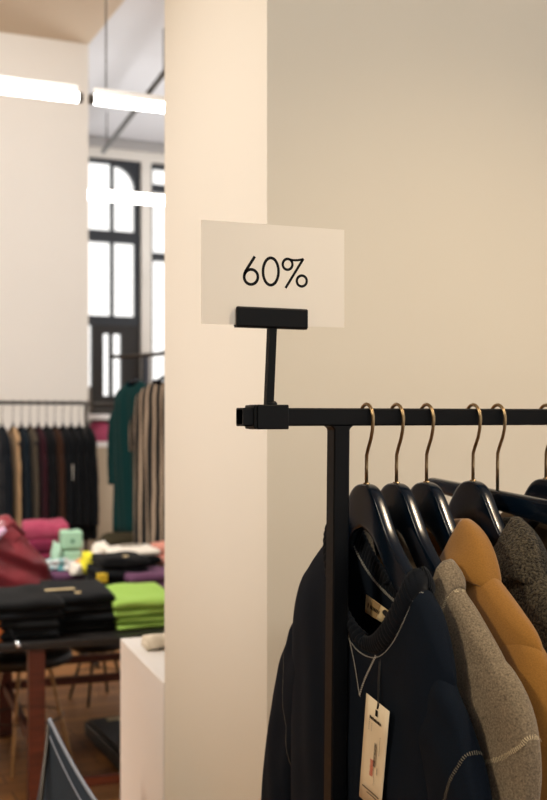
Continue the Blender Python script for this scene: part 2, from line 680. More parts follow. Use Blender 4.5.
def hook_pts(z0=-0.1, tilt=0.0):
    r = HT + 0.0085
    pts = [(0, 0, z0), (0, 0, -0.072), (0.0005, 0, -0.055), (0.004, 0, -0.047), (0.013, 0, -0.031), (0.0175, 0, -0.018)]
    for k in range(0, 13):
        a = math.radians(-18 + k * 15)
        pts.append((0.0195 * math.cos(a) * (1.0), 0, -0.003 + 0.0215 * math.sin(a)))
    pts.append((-0.0198, 0, -0.006))
    return pts


def hanger_body_mesh(flat=False):
    n = 41
    W = 0.188
    rings = []
    for i in range(n):
        q = -1 + 2 * i / (n - 1)
        s = W * math.copysign(abs(q) ** 1.15, q)
        a = abs(s)
        zt, zb = lerp(HPROF, a), lerp(HBOT, a)
        e = min(1.0, (W - a) / 0.012 + 0.15) ** 0.5
        zc, hz = (zt + zb) / 2, (zt - zb) / 2 * e
        hy = (0.0098 - 0.0022 * (a / W) ** 2) * (0.55 + 0.45 * e)
        yc = -0.004 * (a / W) ** 2
        ring = []
        for k in range(20):
            th = 2 * PI * k / 20
            c, sn = math.cos(th), math.sin(th)
            ring.append((s, yc + hy * math.copysign(abs(c) ** 0.22, c), zc + hz * math.copysign(abs(sn) ** 0.4, sn)))
        rings.append(ring)
    return MB().loft(rings)


def make_hanger(label, group, loc):
    t = thing('clothes_hanger', label, 'hanger', loc, -PI / 2, group)
    MB().tube(hook_pts(-0.1), 0.0026, 10).build('hook', M_BRASS, t, True)
    o = hanger_body_mesh().build('shoulders', M_LACQ, t, True)
    subsurf(o, 1)
    MB().tube([(0, 0, -0.099), (0, 0, -0.0945)], 0.005, 12).build('ferrule', M_BRASS, t, True)
    return t


def stem_x(u):
    r = ray(u, 450)
    return r.x * (YR / r.y)


SX = [stem_x(u) for u in (366.5, 396.5, 426.5, 473, 497.5, 546)]
GH = 'black lacquered hangers on the front rack'
h1 = make_hanger('black wooden hanger with brass hook nearest the rack post, holding navy sweatshirt', GH, (SX[0], YR, ZR))
HL = ['black wooden hanger with brass hook second from the rack post, under the grey sweatshirt',
      'black wooden hanger with brass hook third from the rack post, under the camel coat',
      'black wooden hanger with brass hook holding the speckled charcoal jacket',
      None, 'black wooden hanger with brass hook at the far right, behind the straight bar hanger']
for i in (1, 2, 3, 5):
    dup(h1, (SX[i], YR, ZR), -PI / 2, HL[i - 1])
# straight bar hanger
t = thing('bar_hanger', 'straight black bar hanger crossing behind the charcoal jacket', 'hanger', (SX[4], YR, ZR), -PI / 2)
MB().tube(hook_pts(-0.115), 0.0026, 10).build('hook', M_BRASS, t, True)
tilt = 0.075
rings = []
for k in range(25):
    s = -0.2 + 0.4 * k / 24
    e = min(1, (0.2 - abs(s)) / 0.004 + 0.5)
    zc = -0.1262 - tilt * s
    hz = (0.0150 + 0.022 * s) * e
    rings.append([(s, 0.009 * e * math.copysign(abs(math.cos(a)) ** 0.5, math.cos(a)), zc + hz * math.copysign(abs(math.sin(a)) ** 0.5, math.sin(a))) for a in [2 * PI * j / 16 for j in range(16)]])
MB().loft(rings).build('bar', M_LACQ, t, True)

# ------------------------------------------------------------------ garments
class Garment:
    """a garment on a hanger; local x along the hanger (towards the room), front faces local -y"""

    def __init__(s, name, label, cat, loc, mat, sh, sc=0.0, a=0.09, fdrop=0.12, bdrop=0.03, W=0.235, L=0.75, tf=0.026, tb=0.02,
                 sleeve=None, slr=0.065, slt=0.026, fold=0.006, seed=1, ncol=48, nrow=40, group=None, rz=-PI / 2, flare=0.0, sub=1, taper=0.0, sleeves=True):
        s.__dict__.update(locals())
        s.root = thing(name, label, cat, loc, rz, group)
        s.body()
        if sleeves:
            s.make_sleeves()

    def shz(s, x):
        return lerp(s.sh, abs(x))

    def neck_lin(s, x):
        """shoulder line with the neck gap bridged"""
        l, r = s.sc - s.a, s.sc + s.a
        if x <= l or x >= r:
            return s.shz(x)
        t = (x - l) / (r - l)
        return s.shz(l) * (1 - t) + s.shz(r) * t

    def top(s, x, front):
        z = s.neck_lin(x)
        q = (x - s.sc) / s.a
        if abs(q) < 1:
            z -= (s.fdrop if front else s.bdrop) * (1 - q * q) ** (0.6 if front else 0.7)
        return z

    def halfw(s, z):
        return s.W + s.flare * max(0, -0.3 - z) - s.taper * min(1, max(0, (s.shz(s.W) + 0.01 - z) / 0.13))

    def y(s, x, z, front):
        d = max(0.0, s.neck_lin(x) - z)
        w = s.halfw(z)
        side = max(0.0, 1 - (abs(x) / w) ** 8) ** 0.5
        T = s.tf if front else s.tb
        v = T * (1 - math.exp(-d / 0.045)) + 0.0135 * min(1, d / 0.012) ** 0.5
        dep = min(1, d / 0.30)
        f = s.fold * dep * (math.sin(x * 46 + s.seed * 2.1 + z * 3.0) * 0.6 + math.sin(x * 83 + s.seed + z * 7) * 0.4)
        f += 0.0035 * min(1, d / 0.02) * noise.noise(Vector((x * 14 + s.seed * 9, z * 11, 3.3 if front else 7.7)))
        v = (v + f * 0.9) * side
        return -v if front else v

    def point(s, x, z, front=True, off=0.0012):
        yy = s.y(x, z, front)
        return Vector((x, yy - off if front else yy + off, z))

    def body(s):
        nc, nr = s.ncol, s.nrow
        vs, fs = [], []
        for fr in (True, False):
            nc = s.ncol
            base = len(vs)
            xs = []
            for i in range(nc + 1):
                q = -1 + 2 * i / nc
                xs.append((math.sin(q * PI / 2) * 0.35 + q * 0.65) * s.W)
            for e in (s.sc - s.a, s.sc + s.a):
                sg = 1 if e < s.sc else -1
                xs = [x for x in xs if not -0.004 < (x - e) * sg < 0.02] + [e + sg * k for k in (-0.002, 0.0, 0.0004, 0.0015, 0.0035, 0.007, 0.012, 0.018)]
            xs = sorted(x for x in xs if abs(x) <= s.W)
            nc = len(xs) - 1
            for i in range(nc + 1):
                for j in range(nr + 1):
                    t = (j / nr) ** 1.5
                    x0 = xs[i]
                    q = x0 / s.W
                    z = s.top(x0, fr) * (1 - t) - s.L * t
                    x = q * s.halfw(z)
                    vs.append((x, s.y(x, z, fr) if j else s.y(x0, s.top(x0, fr), fr), z))
            for i in range(nc):
                for j in range(nr):
                    k = base + i * (nr + 1) + j
                    f = (k, k + 1, k + nr + 2, k + nr + 1)
                    fs.append(f if fr else f[::-1])
        o = mesh('body', vs, fs, s.mat, s.root, True, 0.0004)
        solid(o, 0.0016, 0)
        if s.sub:
            subsurf(o, s.sub)
        s.body_o = o

    def sleeve_ring(s, sign, t, n=24, grow=0.0):
        """ring of the sleeve at path parameter t in 0..1, and its frame"""
        P = s.sleeve
        px = [(i / (len(P) - 1), p[0]) for i, p in enumerate(P)]
        pz = [(i / (len(P) - 1), p[1]) for i, p in enumerate(P)]
        c = Vector((lerp(px, t), 0, lerp(pz, t)))
        e = 0.02
        c2 = Vector((lerp(px, min(1, t + e)), 0, lerp(pz, min(1, t + e))))
        c1 = Vector((lerp(px, max(0, t - e)), 0, lerp(pz, max(0, t - e))))
        d = (c2 - c1).normalized()
        out = Vector((-d.z, 0, d.x))
        r = (s.slr * (1 - 0.33 * t)) * (0.55 + 0.45 * min(1, t / 0.2) ** 0.7) + grow
        th = s.slt * (0.30 + 0.70 * math.sin(min(1, t / 0.26) * PI / 2)) * (1 - 0.15 * t) + grow
        pts = []
        for k in range(n):
            a = 2 * PI * k / n
            co, si = math.cos(a), math.sin(a)
            p = c + out * (r * math.copysign(abs(co) ** 0.85, co)) + Vector((0, -1, 0)) * (th * math.copysign(abs(si) ** 0.8, si))
            p += out * 0.004 * noise.noise(Vector((t * 9 + s.seed * 5, si * 1.5, sign * 2.0)))
            p.y += 0.006 * noise.noise(Vector((t * 11 + s.seed * 3, co * 2.0, si + sign)))
            p.x *= sign
            p.y -= 0.003
            pts.append(p)
        return pts

    def make_sleeves(s):
        for sign in (1, -1):
            rings = [s.sleeve_ring(sign, i / 26) for i in range(27)]
            b = MB().loft(rings, False)
            b.f.append(tuple(range(len(rings[0]))))
            o = b.build('sleeve', s.mat, s.root, True)
            solid(o, 0.0016, 0)
            if s.sub:
                subsurf(o, s.sub)

    def neck_loop(s, n=160):
        pts = []
        for k in range(n):
            a = 2 * PI * k / n
            x = s.sc + s.a * math.cos(a) * 0.999
            fr = math.sin(a) > 0
            z = s.top(x, fr)
            pts.append((Vector((x, s.y(x, z, fr), z)), fr, a))
        return pts


def ticks(name, pts, nrm, length, spacing, width, mat, parent, zig=0.0, skip=None):
    """short threads across a seam; pts on the cloth, nrm the outward directions"""
    b = MB()
    L = [0]
    for p, q in zip(pts, pts[1:]):
        L.append(L[-1] + (q - p).length)
    n = int(L[-1] / spacing)
    for k in range(n):
        d = L[-1] * (k + 0.5) / n
        i = max(j for j in range(len(L) - 1) if L[j] <= d)
        f = (d - L[i]) / max(1e-9, L[i + 1] - L[i])
        p = pts[i].lerp(pts[i + 1], f)
        nn = nrm[i].lerp(nrm[i + 1], f).normalized()
        t = (pts[i + 1] - pts[i]).normalized()
        c = nn.cross(t).normalized()
        ln = length * random.uniform(0.8, 1.2)
        e = (c + t * (zig if k % 2 else -zig)).normalized() * ln / 2
        w = t * width / 2
        o = nn * 0.0002
        b.add([p - e - w + o, p - e + w + o, p + w + o * 2.5, p - w + o * 2.5, p + e + w + o, p + e - w + o], [(0, 1, 2, 3), (3, 2, 4, 5)])
    return b.build(name, mat, parent)


def thread_line(name, pts, r, mat, parent):
    return MB().tube(pts, r, 5).build(name, mat, parent, True)


SLEEVE = [(0.158, -0.315), (0.186, -0.375), (0.225, -0.445), (0.262, -0.53), (0.292, -0.64), (0.318, -0.76), (0.335, -0.88)]
NSH = [(0, -0.085), (0.022, -0.097), (0.039, -0.120), (0.081, -0.165), (0.146, -0.2135), (0.16, -0.2265), (0.182, -0.243), (0.203, -0.274), (0.226, -0.325), (0.24, -0.36)]
LOCS = [(x, YR, ZR) for x in SX]
GG = 'garments on the front rack'
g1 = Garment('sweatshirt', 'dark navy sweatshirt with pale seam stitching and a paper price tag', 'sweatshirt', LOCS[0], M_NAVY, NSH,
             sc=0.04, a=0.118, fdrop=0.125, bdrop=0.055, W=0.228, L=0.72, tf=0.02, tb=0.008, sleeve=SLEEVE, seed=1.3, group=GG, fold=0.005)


def rib_collar(g, h=0.024, mat=None, flare=0.25, rib=0.0011, nr=90, yf=0.016, yb=0.004):
    n = nr * 4
    loop = g.neck_loop(n)
    cen = Vector((g.sc, 0, 0))
    vs = []
    rows = 6
    for k, (p, fr, a) in enumerate(loop):
        inward = Vector((g.sc - p.x, -p.y * 0.3, 0))
        inward = inward.normalized() if inward.length > 1e-6 else Vector((0, 0, 0))
        for j in range(rows + 1):
            v = j / rows
            up = h * (v if True else 0)
            side = abs(math.cos(a))
            bulge = 0.005 * math.sin(PI * v)
            d = Vector((0, 0, up)) * (0.55 + 0.45 * side) + inward * (up * flare + 0.0) - inward * bulge
            yout = Vector((0, -1 if fr else 1, 0)) * ((yf if fr else yb) * side * math.sin(PI * 0.8 * v) * abs(math.sin(a)) ** 0.5 + rib * math.sin(a * nr))
            vs.append(p + d + yout)
    fs = []
    for k in range(n):
        for j in range(rows):
            x = k * (rows + 1) + j
            y = ((k + 1) % n) * (rows + 1) + j
            fs.append((x, y, y + 1, x + 1))
    o = mesh('collar', vs, fs, mat or g.mat, g.root, True)
    solid(o, 0.004, 0)
    return o


rib_collar(g1, 0.028, M_NAVYRIB, 0.45)


def neck_stitch(g, mat, a0=5, a1=175, off=0.006, length=0.0022, spacing=0.0016):
    """row of stitches just outside the collar, from the shoulder round the front"""
    pts, nr = [], []
    for k in range(90):
        a = math.radians(a0 + (a1 - a0) * k / 89)
        fr = a >= 0
        x = g.sc + (g.a + off * abs(math.cos(a))) * math.cos(a)
        xc = min(max(x, g.sc - g.a), g.sc + g.a)
        z = min(g.top(xc, fr) - off * abs(math.sin(a)) ** 0.5 * 1.2, g.neck_lin(x) - 0.0008)
        pts.append(g.point(x, z, fr, 0.002))
        nr.append(Vector((0.5 * math.cos(a), -math.sin(a), 0.45)).normalized())
    return ticks('neck_stitching', pts, nr, length, spacing, 0.0007, mat, g.root, 0.2)


neck_stitch(g1, M_THREAD, a0=8, a1=178, spacing=0.0022, length=0.0018)


def arm_stitch(g, sign, t, mat, k0=0, k1=12, n=48, length=0.005, spacing=0.0022, width=0.0008, dt=0.0):
    pts, nr = [], []
    rng = list(range(k0, k1 + 1))
    for k in rng:
        tt = t + dt * (0.5 - 0.5 * math.cos(2 * PI * k / n))
        ring = g.sleeve_ring(sign, tt, n, 0.0016)
        c = sum(ring, Vector()) / n
        p = ring[k % n]
        pts.append(p)
        q = p - c
        nr.append(Vector((q.x * 0.25, q.y * 4, q.z * 0.25)).normalized())
    return ticks('armhole_stitching', pts, nr, length, spacing, width, mat, g.root)


arm_stitch(g1, 1, 0.31, M_THREADD, -3, 20, length=0.0048, spacing=0.0032, width=0.0008, dt=0.18)
arm_stitch(g1, -1, 0.14, M_THREADD, -2, 22, length=0.002, spacing=0.0022, dt=0.42)
# V insert below the neckline
zc = g1.top(0.05, True)
tip = (0.044, zc - 0.066)
for (xa, za, w) in ((0.008, g1.top(0.008, True) - 0.003, 0.0026), (0.086, g1.top(0.086, True) - 0.004, 0.0042)):
    pts = [g1.point(xa + (tip[0] - xa) * k / 20 + 0.004 * math.sin(PI * k / 20) * (1 if xa < 0.03 else -1), za + (tip[1] - za) * k / 20, True, 0.0015) for k in range(21)]
    ticks('insert_stitching', pts, [Vector((0, -1, 0.1))] * 21, w, 0.0018, 0.0008, M_THREAD, g1.root, 0.35)
# tape inside the back of the neck
pts = [g1.point(x, g1.top(x, False) - 0.006, False, -0.003) for x in [-0.072 + 0.13 * k / 30 for k in range(31)]]
ticks('neck_tape_stitching', pts, [Vector((0, -1, 0))] * 31, 0.005, 0.0022, 0.0008, M_THREAD, g1.root, 0.3)


def quad_patch(name, P, mat, parent, nx=6, nz=4, sag=0.0):
    a, b_, c, d = [Vector(p) for p in P]       # top left, top right, bottom right, bottom left
    vs, fs = [], []
    for j in range(nz + 1):
        for i in range(nx + 1):
            u, v = i / nx, j / nz
            p = a.lerp(b_, u).lerp(d.lerp(c, u), v)
            p.y -= sag * math.sin(PI * u) * math.sin(PI * v)
            vs.append(p)
    for j in range(nz):
        for i in range(nx):
            k = j * (nx + 1) + i
            fs.append((k, k + 1, k + nx + 2, k + nx + 1))
    o = mesh(name, vs, fs, mat, parent)
    solid(o, 0.0006, 0)
    return o


# woven label at the back of the neck
def loc1(u, v, yl):
    """point of local y = yl of the first garment seen at pixel u, v -> local coordinates"""
    r = ray(u, v)
    k = (SX[0] + yl) / r.x
    p = Vector((0, 0, H)) + r * k
    return Vector((YR - p.y, yl, p.z - ZR))


yb = 0.004
LP = [loc1(366.3, 594.5, yb), loc1(388.5, 610.5, yb), loc1(382, 622.5, yb), loc1(365, 612, yb)]
lab = quad_patch('neck_label', LP, M_KRAFT, g1.root)


def sub_quad(P, u0, u1, v0, v1, dy):
    a, b_, c, d = P
    f = lambda u, v: a.lerp(b_, u).lerp(d.lerp(c, u), v) + Vector((0, dy, 0))
    return [f(u0, v0), f(u1, v0), f(u1, v1), f(u0, v1)]


pb_ = MB()
pb_.add(sub_quad(LP, 0.3, 0.68, 0, 1, -0.0007), [(0, 1, 2, 3)])
pb_.build('label_band', M_KRAFTD, lab)
pb_ = MB()
for k, (u0, u1) in enumerate([(0.14, 0.18), (0.27, 0.31), (0.33, 0.38), (0.40, 0.45), (0.47, 0.52), (0.54, 0.59), (0.61, 0.65), (0.69, 0.72)]):
    h = 0.11 if k else 0.13
    Q = sub_quad(LP, u0, u1, 0.5 - h, 0.5 + h, -0.0010)
    pb_.add(Q, [(0, 1, 2, 3)])
pb_.build('label_print', M_INK, lab)

# price tag on its black cord
yt = -0.040
TP = [loc1(366.5, 693, yt), loc1(389.5, 711.5, yt - 0.004), loc1(380.5, 815, yt - 0.004), loc1(359.2, 796, yt)]
tg = quad_patch('price_tag', TP, plain('tag_card', '#efdfc0', 0.7), g1.root, sag=-0.0015)
cord = MB()
c0, c1, c2 = loc1(386, 616, 0.0), loc1(380, 655, -0.03), loc1(378, 704, yt - 0.002)
path = [c0, loc1(383.5, 632, -0.016), c1, loc1(378.5, 680, -0.036), c2, loc1(377.3, 709, yt - 0.003)]
cord.tube(path, 0.0011, 6).tube([p + Vector((0.004, -0.001, 0)) for p in path[:-1]] + [path[-1] + Vector((0.001, 0, 0.001))], 0.0009, 6)
cord.build('cord', plain('cord_black', '#08090b', 0.6), g1.root, True)
MB().tube([loc1(384.5, 612, -0.002), loc1(389, 617, -0.006)], 0.0035, 8).build('cord_knot', plain('cord_black', '#08090b', 0.6), g1.root, True)


def tagmarks(name, rects, mat):
    b = MB()
    for (u0, u1, v0, v1) in rects:
        b.add(sub_quad(TP, u0, u1, v0, v1, -0.0012), [(0, 1, 2, 3)])
    b.build(name, mat, tg)


MB().add(sub_quad(TP, 0.46, 0.56, 0.075, 0.135, -0.0011), [(0, 1, 2, 3)]).build('eyelet_slot', M_INK, tg)
rc = [(0.24 + 0.062 * k, 0.29 + 0.062 * k, 0.165 + 0.004 * (k % 2), 0.195) for k in range(8)]
tagmarks('tag_heading', rc, M_INK)
rc = [(0.22, 0.26, 0.205 + 0.022 * k, 0.213 + 0.022 * k) for k in range(5)] + [(0.34, 0.37, 0.225 + 0.022 * k, 0.232 + 0.022 * k) for k in range(4)]
tagmarks('size_print', rc, M_GREYINK)
rc = [(0.74, 0.76, 0.30 + 0.02 * k, 0.312 + 0.02 * k) for k in range(9)] + [(0.70, 0.74, 0.60 + 0.014 * k, 0.608 + 0.014 * k) for k in range(5)]
tagmarks('care_print', rc, M_GREYINK)
rc = [(0.60, 0.62, 0.69 + 0.014 * k, 0.697 + 0.014 * k) for k in range(7)]
tagmarks('tag_small_print', rc, M_GREYINK)
rc = [(0.53, 0.62, 0.385 + 0.0125 * k, 0.385 + 0.0125 * k + (0.009 if k % 3 else 0.006)) for k in range(18)]
tagmarks('bar_code', rc, M_INK)
rc = [(0.40 + 0.01 * (k % 3), 0.54 - 0.012 * (k % 2), 0.56 + 0.02 * k, 0.573 + 0.02 * k) for k in range(8)]
tagmarks('red_price_print', rc, M_RED)
rc = [(0.14 + 0.05 * k, 0.175 + 0.05 * k, 0.855, 0.868) for k in range(15)] + [(0.36 + 0.05 * k, 0.395 + 0.05 * k, 0.885, 0.896) for k in range(9)]
tagmarks('tag_footer', rc, M_INK)

# grey marl sweatshirt
GSH = [(0, -0.085), (0.022, -0.097), (0.039, -0.120), (0.081, -0.165), (0.117, -0.194), (0.16, -0.2255), (0.19, -0.2455), (0.212, -0.264), (0.2536, -0.298), (0.29, -0.332), (0.30, -0.345)]
GSL = [(0.165, -0.305), (0.208, -0.342), (0.266, -0.378), (0.274, -0.455), (0.272, -0.55), (0.275, -0.68), (0.285, -0.82)]
g2 = Garment('sweatshirt', 'grey marl sweatshirt with cream seam stitching behind the navy one', 'sweatshirt', LOCS[1], M_GREY, GSH,
             sc=0.04, a=0.12, fdrop=0.11, bdrop=0.045, W=0.285, taper=0.05, L=0.70, tf=0.012, tb=0.006, sleeve=GSL, slr=0.062, slt=0.022, seed=4.2, group=GG, fold=0.004)
rib_collar(g2, 0.034, M_GREY, 0.75, 0.0002, yf=0.003, yb=0.010)
neck_stitch(g2, M_THREADG, length=0.0042, spacing=0.0024, a0=-30, a1=120)
arm_stitch(g2, 1, 0.37, M_THREADG, -4, 17, length=0.0055, spacing=0.0029, width=0.0010, dt=0.12)

# tailored coats: body plus a folded collar
CSH = [(0, -0.085), (0.022, -0.097), (0.039, -0.120), (0.081, -0.163), (0.153, -0.206), (0.212, -0.244), (0.255, -0.273), (0.285, -0.31)]
CSL = [(0.168, -0.298), (0.214, -0.326), (0.245, -0.356), (0.263, -0.412), (0.275, -0.50), (0.285, -0.64), (0.29, -0.80), (0.293, -0.92)]


def coat_collar(g, mat, a=0.075, zs=-0.142, drop=0.085, width=0.085, bmp=0.0, lap=0.20, tside=0.020):
    """folded collar: stand rising to the roll line, then falling over the shoulder and forward into the lapel"""
    n = 60
    rows_stand, rows_fall = 4, 10
    vs = []
    for k in range(n + 1):
        # from the front of the far side round the back to the front of the near side
        th = math.radians(-60 + 300 * k / n)
        x = g.sc + a * math.cos(th)
        y = 0.005 + 0.026 * math.sin(th)             # back is +y
        fw = max(0.0, -math.sin(th))                 # how far forward
        zr = zs - 0.10 * fw ** 1.5 - 0.01 * (1 - abs(math.cos(th)))
        roll = Vector((x, y - 0.012 * fw, zr))
        outd = Vector((math.cos(th), 0.35 * math.sin(th), 0)).normalized()
        stand = Vector((x - outd.x * 0.006, y - outd.y * 0.006, zr - 0.045))
        sd = math.copysign(1, math.cos(th))
        ox = x + outd.x * width * (0.35 + 0.65 * abs(math.cos(th)))
        oz = g.neck_lin(ox) + 0.006 - drop * 0.22 * abs(math.cos(th)) - (1 - abs(math.cos(th))) * (drop * 0.75)
        if abs(math.cos(th)) > 0.01:
            oz = min(oz, zr - 0.02)
        oy = math.sin(th) * (g.tf + 0.018) + (0.004 if math.sin(th) > 0 else -0.006)
        outer = Vector((ox, oy, oz))
        for j in range(rows_stand):
            t = j / rows_stand
            vs.append(stand.lerp(roll, t))
        for j in range(rows_fall + 1):
            t = j / rows_fall
            p = roll.lerp(outer, t)
            bul = math.sin(PI * min(1, t * 1.0)) ** 0.8
            p += outd * 0.012 * bul + Vector((0, 0, 0.012 * bul))
            if bmp:
                p += Vector(noise.noise_vector(p * 60)) * bmp
            vs.append(p)
    m = rows_stand + rows_fall + 1
    fs = []
    for k in range(n):
        for j in range(m - 1):
            q = k * m + j
            fs.append((q, q + 1, q + m + 1, q + m))
    o = mesh('collar', vs, fs, mat, g.root, True)
    solid(o, 0.004, 0)
    subsurf(o, 1)
    return o


g3 = Garment('coat', 'camel wool coat with folded collar on the third hanger', 'coat', LOCS[2], M_CAMEL, CSH, sc=0.01, a=0.075, fdrop=0.09, bdrop=0.02,
             W=0.275, taper=0.04, L=1.0, tf=0.018, tb=0.016, sleeve=CSL, slr=0.066, slt=0.028, seed=2.2, group=GG, fold=0.003)
coat_collar(g3, M_CAMEL)
g4 = Garment('jacket', 'charcoal speckled wool jacket with wide collar beside the camel coat', 'jacket', LOCS[3], M_BOUCLE, CSH, sc=0.015, a=0.075, fdrop=0.09, bdrop=0.02,
             W=0.275, taper=0.04, L=0.85, tf=0.022, tb=0.012, sleeve=CSL, slr=0.066, slt=0.028, seed=5.5, group=GG, fold=0.004)
coat_collar(g4, M_BOUCLE, bmp=0.0022)
g6 = Garment('jacket', 'taupe jacket at the far right of the front rack behind the bar hanger', 'jacket', LOCS[5], M_TAUPE, CSH, sc=0.0, a=0.075, fdrop=0.09, bdrop=0.02,
             W=0.275, taper=0.04, L=0.8, tf=0.02, tb=0.016, sleeve=CSL, seed=8.5, group=GG, fold=0.004)
coat_collar(g6, M_TAUPE)

# ------------------------------------------------------------------ white plinth
pn = on_z(163, 682, 0.95)
pf = on_z(120, 638, 0.95)
PL = pf.y - pn.y
PROT = math.atan2(-(pf.x - pn.x), pf.y - pn.y)
pt = thing('plinth', 'tall white display plinth standing against the pillar', 'plinth', (pn.x, pn.y, 0), PROT)
MB().box(0, 0.42, 0, PL, 0, 0.95, 0.004).build('body', M_WHITE, pt)
# rolled cream cloth on it
c = on_z(163, 648, 0.95)
o = thing('knit_cap', 'rolled cream knit cap lying on the white plinth', 'cap', (c.x, c.y, 0.95))
rings = []
for i in range(17):
    t = i / 16
    x = -0.055 + 0.16 * t
    r = 0.024 * (0.45 + 0.55 * math.sin(PI * min(1, 0.12 + t * 0.9)) ** 0.5) * (1 + 0.15 * math.sin(t * 14))
    rings.append([(x, 1.7 * r * math.cos(a), max(0.0005, 0.021 + r * 0.95 * math.sin(a) + 0.003 * math.sin(3 * a + t * 8))) for a in [2 * PI * k / 18 for k in range(18)]])
MB().loft(rings).build('crown', cloth('cream_knit', '#d9cdb8', '#e8dfcf', 300, 0.6), o, True)
MB().tube([(-0.052, -0.03, 0.012), (-0.05, 0.0, 0.016), (-0.046, 0.03, 0.012)], 0.011, 10).build('cuff', cloth('cream_knit', '#d9cdb8', '#e8dfcf', 300, 0.6), o, True)

# ------------------------------------------------------------------ tables
def table(name, label, loc, rz, w, d, z, legs=None, leg=0.066, rails=(), over=0.04):
    t = thing(name, label, 'table', loc, rz)
    MB().box(-over, w + 0.04, -0.03, d + 0.03, z - 0.03, z, 0.004).build('tabletop', M_TABLE, t)
    for x, y in ((leg / 2, leg / 2), (w - leg / 2, leg / 2), (leg / 2, d - leg / 2), (w - leg / 2, d - leg / 2)):
        MB().box(x - leg / 2, x + leg / 2, y - leg / 2, y + leg / 2, 0, z - 0.03, 0.003).build('leg', M_MAHOG, t)
    for (x0, x1, y0, y1, z0, z1) in rails:
        MB().box(x0, x1, y0, y1, z0, z1, 0.002).build('stretcher', M_MAHOG, t)
    return t


A = at(29, 645, 4.5)
TW, TD, TZ = 1.35, 1.2, 0.70
TROT = math.radians(-4)
LG = 0.066
tab = table('display_table', 'dark display table with mahogany legs piled with folded clothes', (A.x, A.y, 0), TROT, TW, TD, TZ, over=0.75,
            rails=((LG, TW - LG, 0.02, 0.05, 0.07, 0.11), (LG, TW - LG, TD - 0.05, TD - 0.02, 0.23, 0.27), (0.02, 0.05, LG, TD - LG, 0.23, 0.27), (TW - 0.05, TW - 0.02, LG, TD - LG, 0.23, 0.27)))
# an inner leg shows beyond the front one
B2 = Vector((A.x + 0.1, A.y + TD + 0.12, 0))
tab2 = table('display_table', 'second dark table behind the first, under the pink stack and white top', (B2.x - 0.35, B2.y, 0), TROT, 1.6, 0.62, 0.80,
             rails=((LG, 1.6 - LG, 0.02, 0.05, 0.3, 0.34),))


def folded_mesh(w, d, h, seed, layers=2, droop=0.0, n=26, wedge=0.0):
    """folded garment: a doubled cloth whose front edge is a round fold and whose ends show the layers"""
    rnd = random.Random(seed)
    vs, fs = [], []
    # profile in (y, z): outer round front, slits between the layers at the back
    prof = []
    lh = h / layers
    for k in range(9):                                   # bottom, back to front, then the rounded fold
        prof.append((d / 2 - d * 0.92 * k / 8, 0.0))
    for k in range(1, 8):
        a = -PI / 2 - PI * k / 8
        prof.append((-d / 2 + d * 0.08 + d * 0.08 * math.cos(a) * 1.0, h / 2 + h / 2 * math.sin(a)))
    for k in range(9):
        prof.append((-d / 2 + d * 0.08 + d * 0.92 * k / 8, h))
    for L in range(layers - 1, 0, -1):                   # slits at the back
        z = lh * L
        prof.append((d / 2 + 0.004, z + lh * 0.5))
        prof.append((d / 2 - 0.01, z + lh * 0.12))
        prof.append((d / 2 - d * 0.25, z))
        prof.append((d / 2 - 0.01, z - lh * 0.12))
    prof.append((d / 2 + 0.004, lh * 0.5))
    m = len(prof)
    rings = []
    for i in range(n + 1):
        t = -1 + 2 * i / n
        x = w / 2 * math.sin(t * PI / 2) if False else w / 2 * t
        e = (1 - abs(t) ** 14) ** 0.5 if abs(t) < 1 else 0.0
        ring = []
        for (y, z) in prof:
            q = Vector((x * 9 + seed, y * 9, z * 20))
            zz = h / 2 + (z - h / 2) * (0.45 + 0.55 * e)
            zz += 0.20 * h * noise.noise(q) * (z / h)
            zz += wedge * (y / d + 0.5) * (z / h)
            yy = y + 0.035 * d * noise.noise(q + Vector((5, 3, 1)))
            if y < -d / 2 + 0.2 * d:
                zz -= droop * ((-d / 2 + 0.2 * d - y) / (0.2 * d)) ** 1.5
            ring.append((x + 0.004 * math.sin(z / h * PI * layers) * t, yy, max(0.0004, zz) if droop == 0 else zz))
        rings.append(ring)
    return MB().loft(rings)


def folded(name, label, cat, loc, rz, w, d, h, mat, seed, layers=2, group=None, wedge=0.0, droop=0.0):
    o = folded_mesh(w, d, h, seed, layers, droop, wedge=wedge).build(name, mat, None, True)
    o.location = loc
    o.rotation_euler = (0, 0, rz)
    return tag(o, label, cat, group)


def stack(name, cat, base, rz, w, d, hs, mat, labels, group, seed, wedge=0.0, layers=2):
    z = base[2] + 0.0005
    for k, h in enumerate(hs):
        r = random.Random(seed + k)
        folded(name, labels[k], cat, (base[0] + r.uniform(-.008, .008), base[1] + r.uniform(-.008, .008), z), rz + r.uniform(-.10, .10),
               w * r.uniform(.96, 1.03), d * r.uniform(.97, 1.03), h * 0.97, mat if not isinstance(mat, list) else mat[k], seed * 3 + k, layers, group,
               wedge=wedge if k == len(hs) - 1 else 0)
        z += h * 0.985
    return z


M_LIME = cloth('lime_jersey', '#90b850', '#a4c966', 200, 0.6)
M_BLKC = cloth('black_cotton', '#040506', '#08090c', 300, 0.6)
M_BLKD = cloth('black_denim', '#05070a', '#0c0f14', 400, 0.6)
M_PINK = cloth('magenta_quilt', '#94354f', '#a8485f', 30, 0.6)
M_DPINK = cloth('dark_magenta_quilt', '#641a32', '#7a2640', 30, 0.6)
M_PURP = cloth('plum_jersey', '#5c3a55', '#6f4a66', 200, 0.6)
M_SALM = cloth('salmon_jersey', '#d98f7d', '#e3a08f', 200, 0.6)
M_WHT = cloth('white_cotton', '#e6ddd0', '#f0e9dd', 200, 0.6)
M_KHAKI = cloth('khaki_wool', '#2f2a1e', '#433b28', 200, 0.6)

ORD = ['bottom of', 'second from the bottom of', 'third in', 'top of']
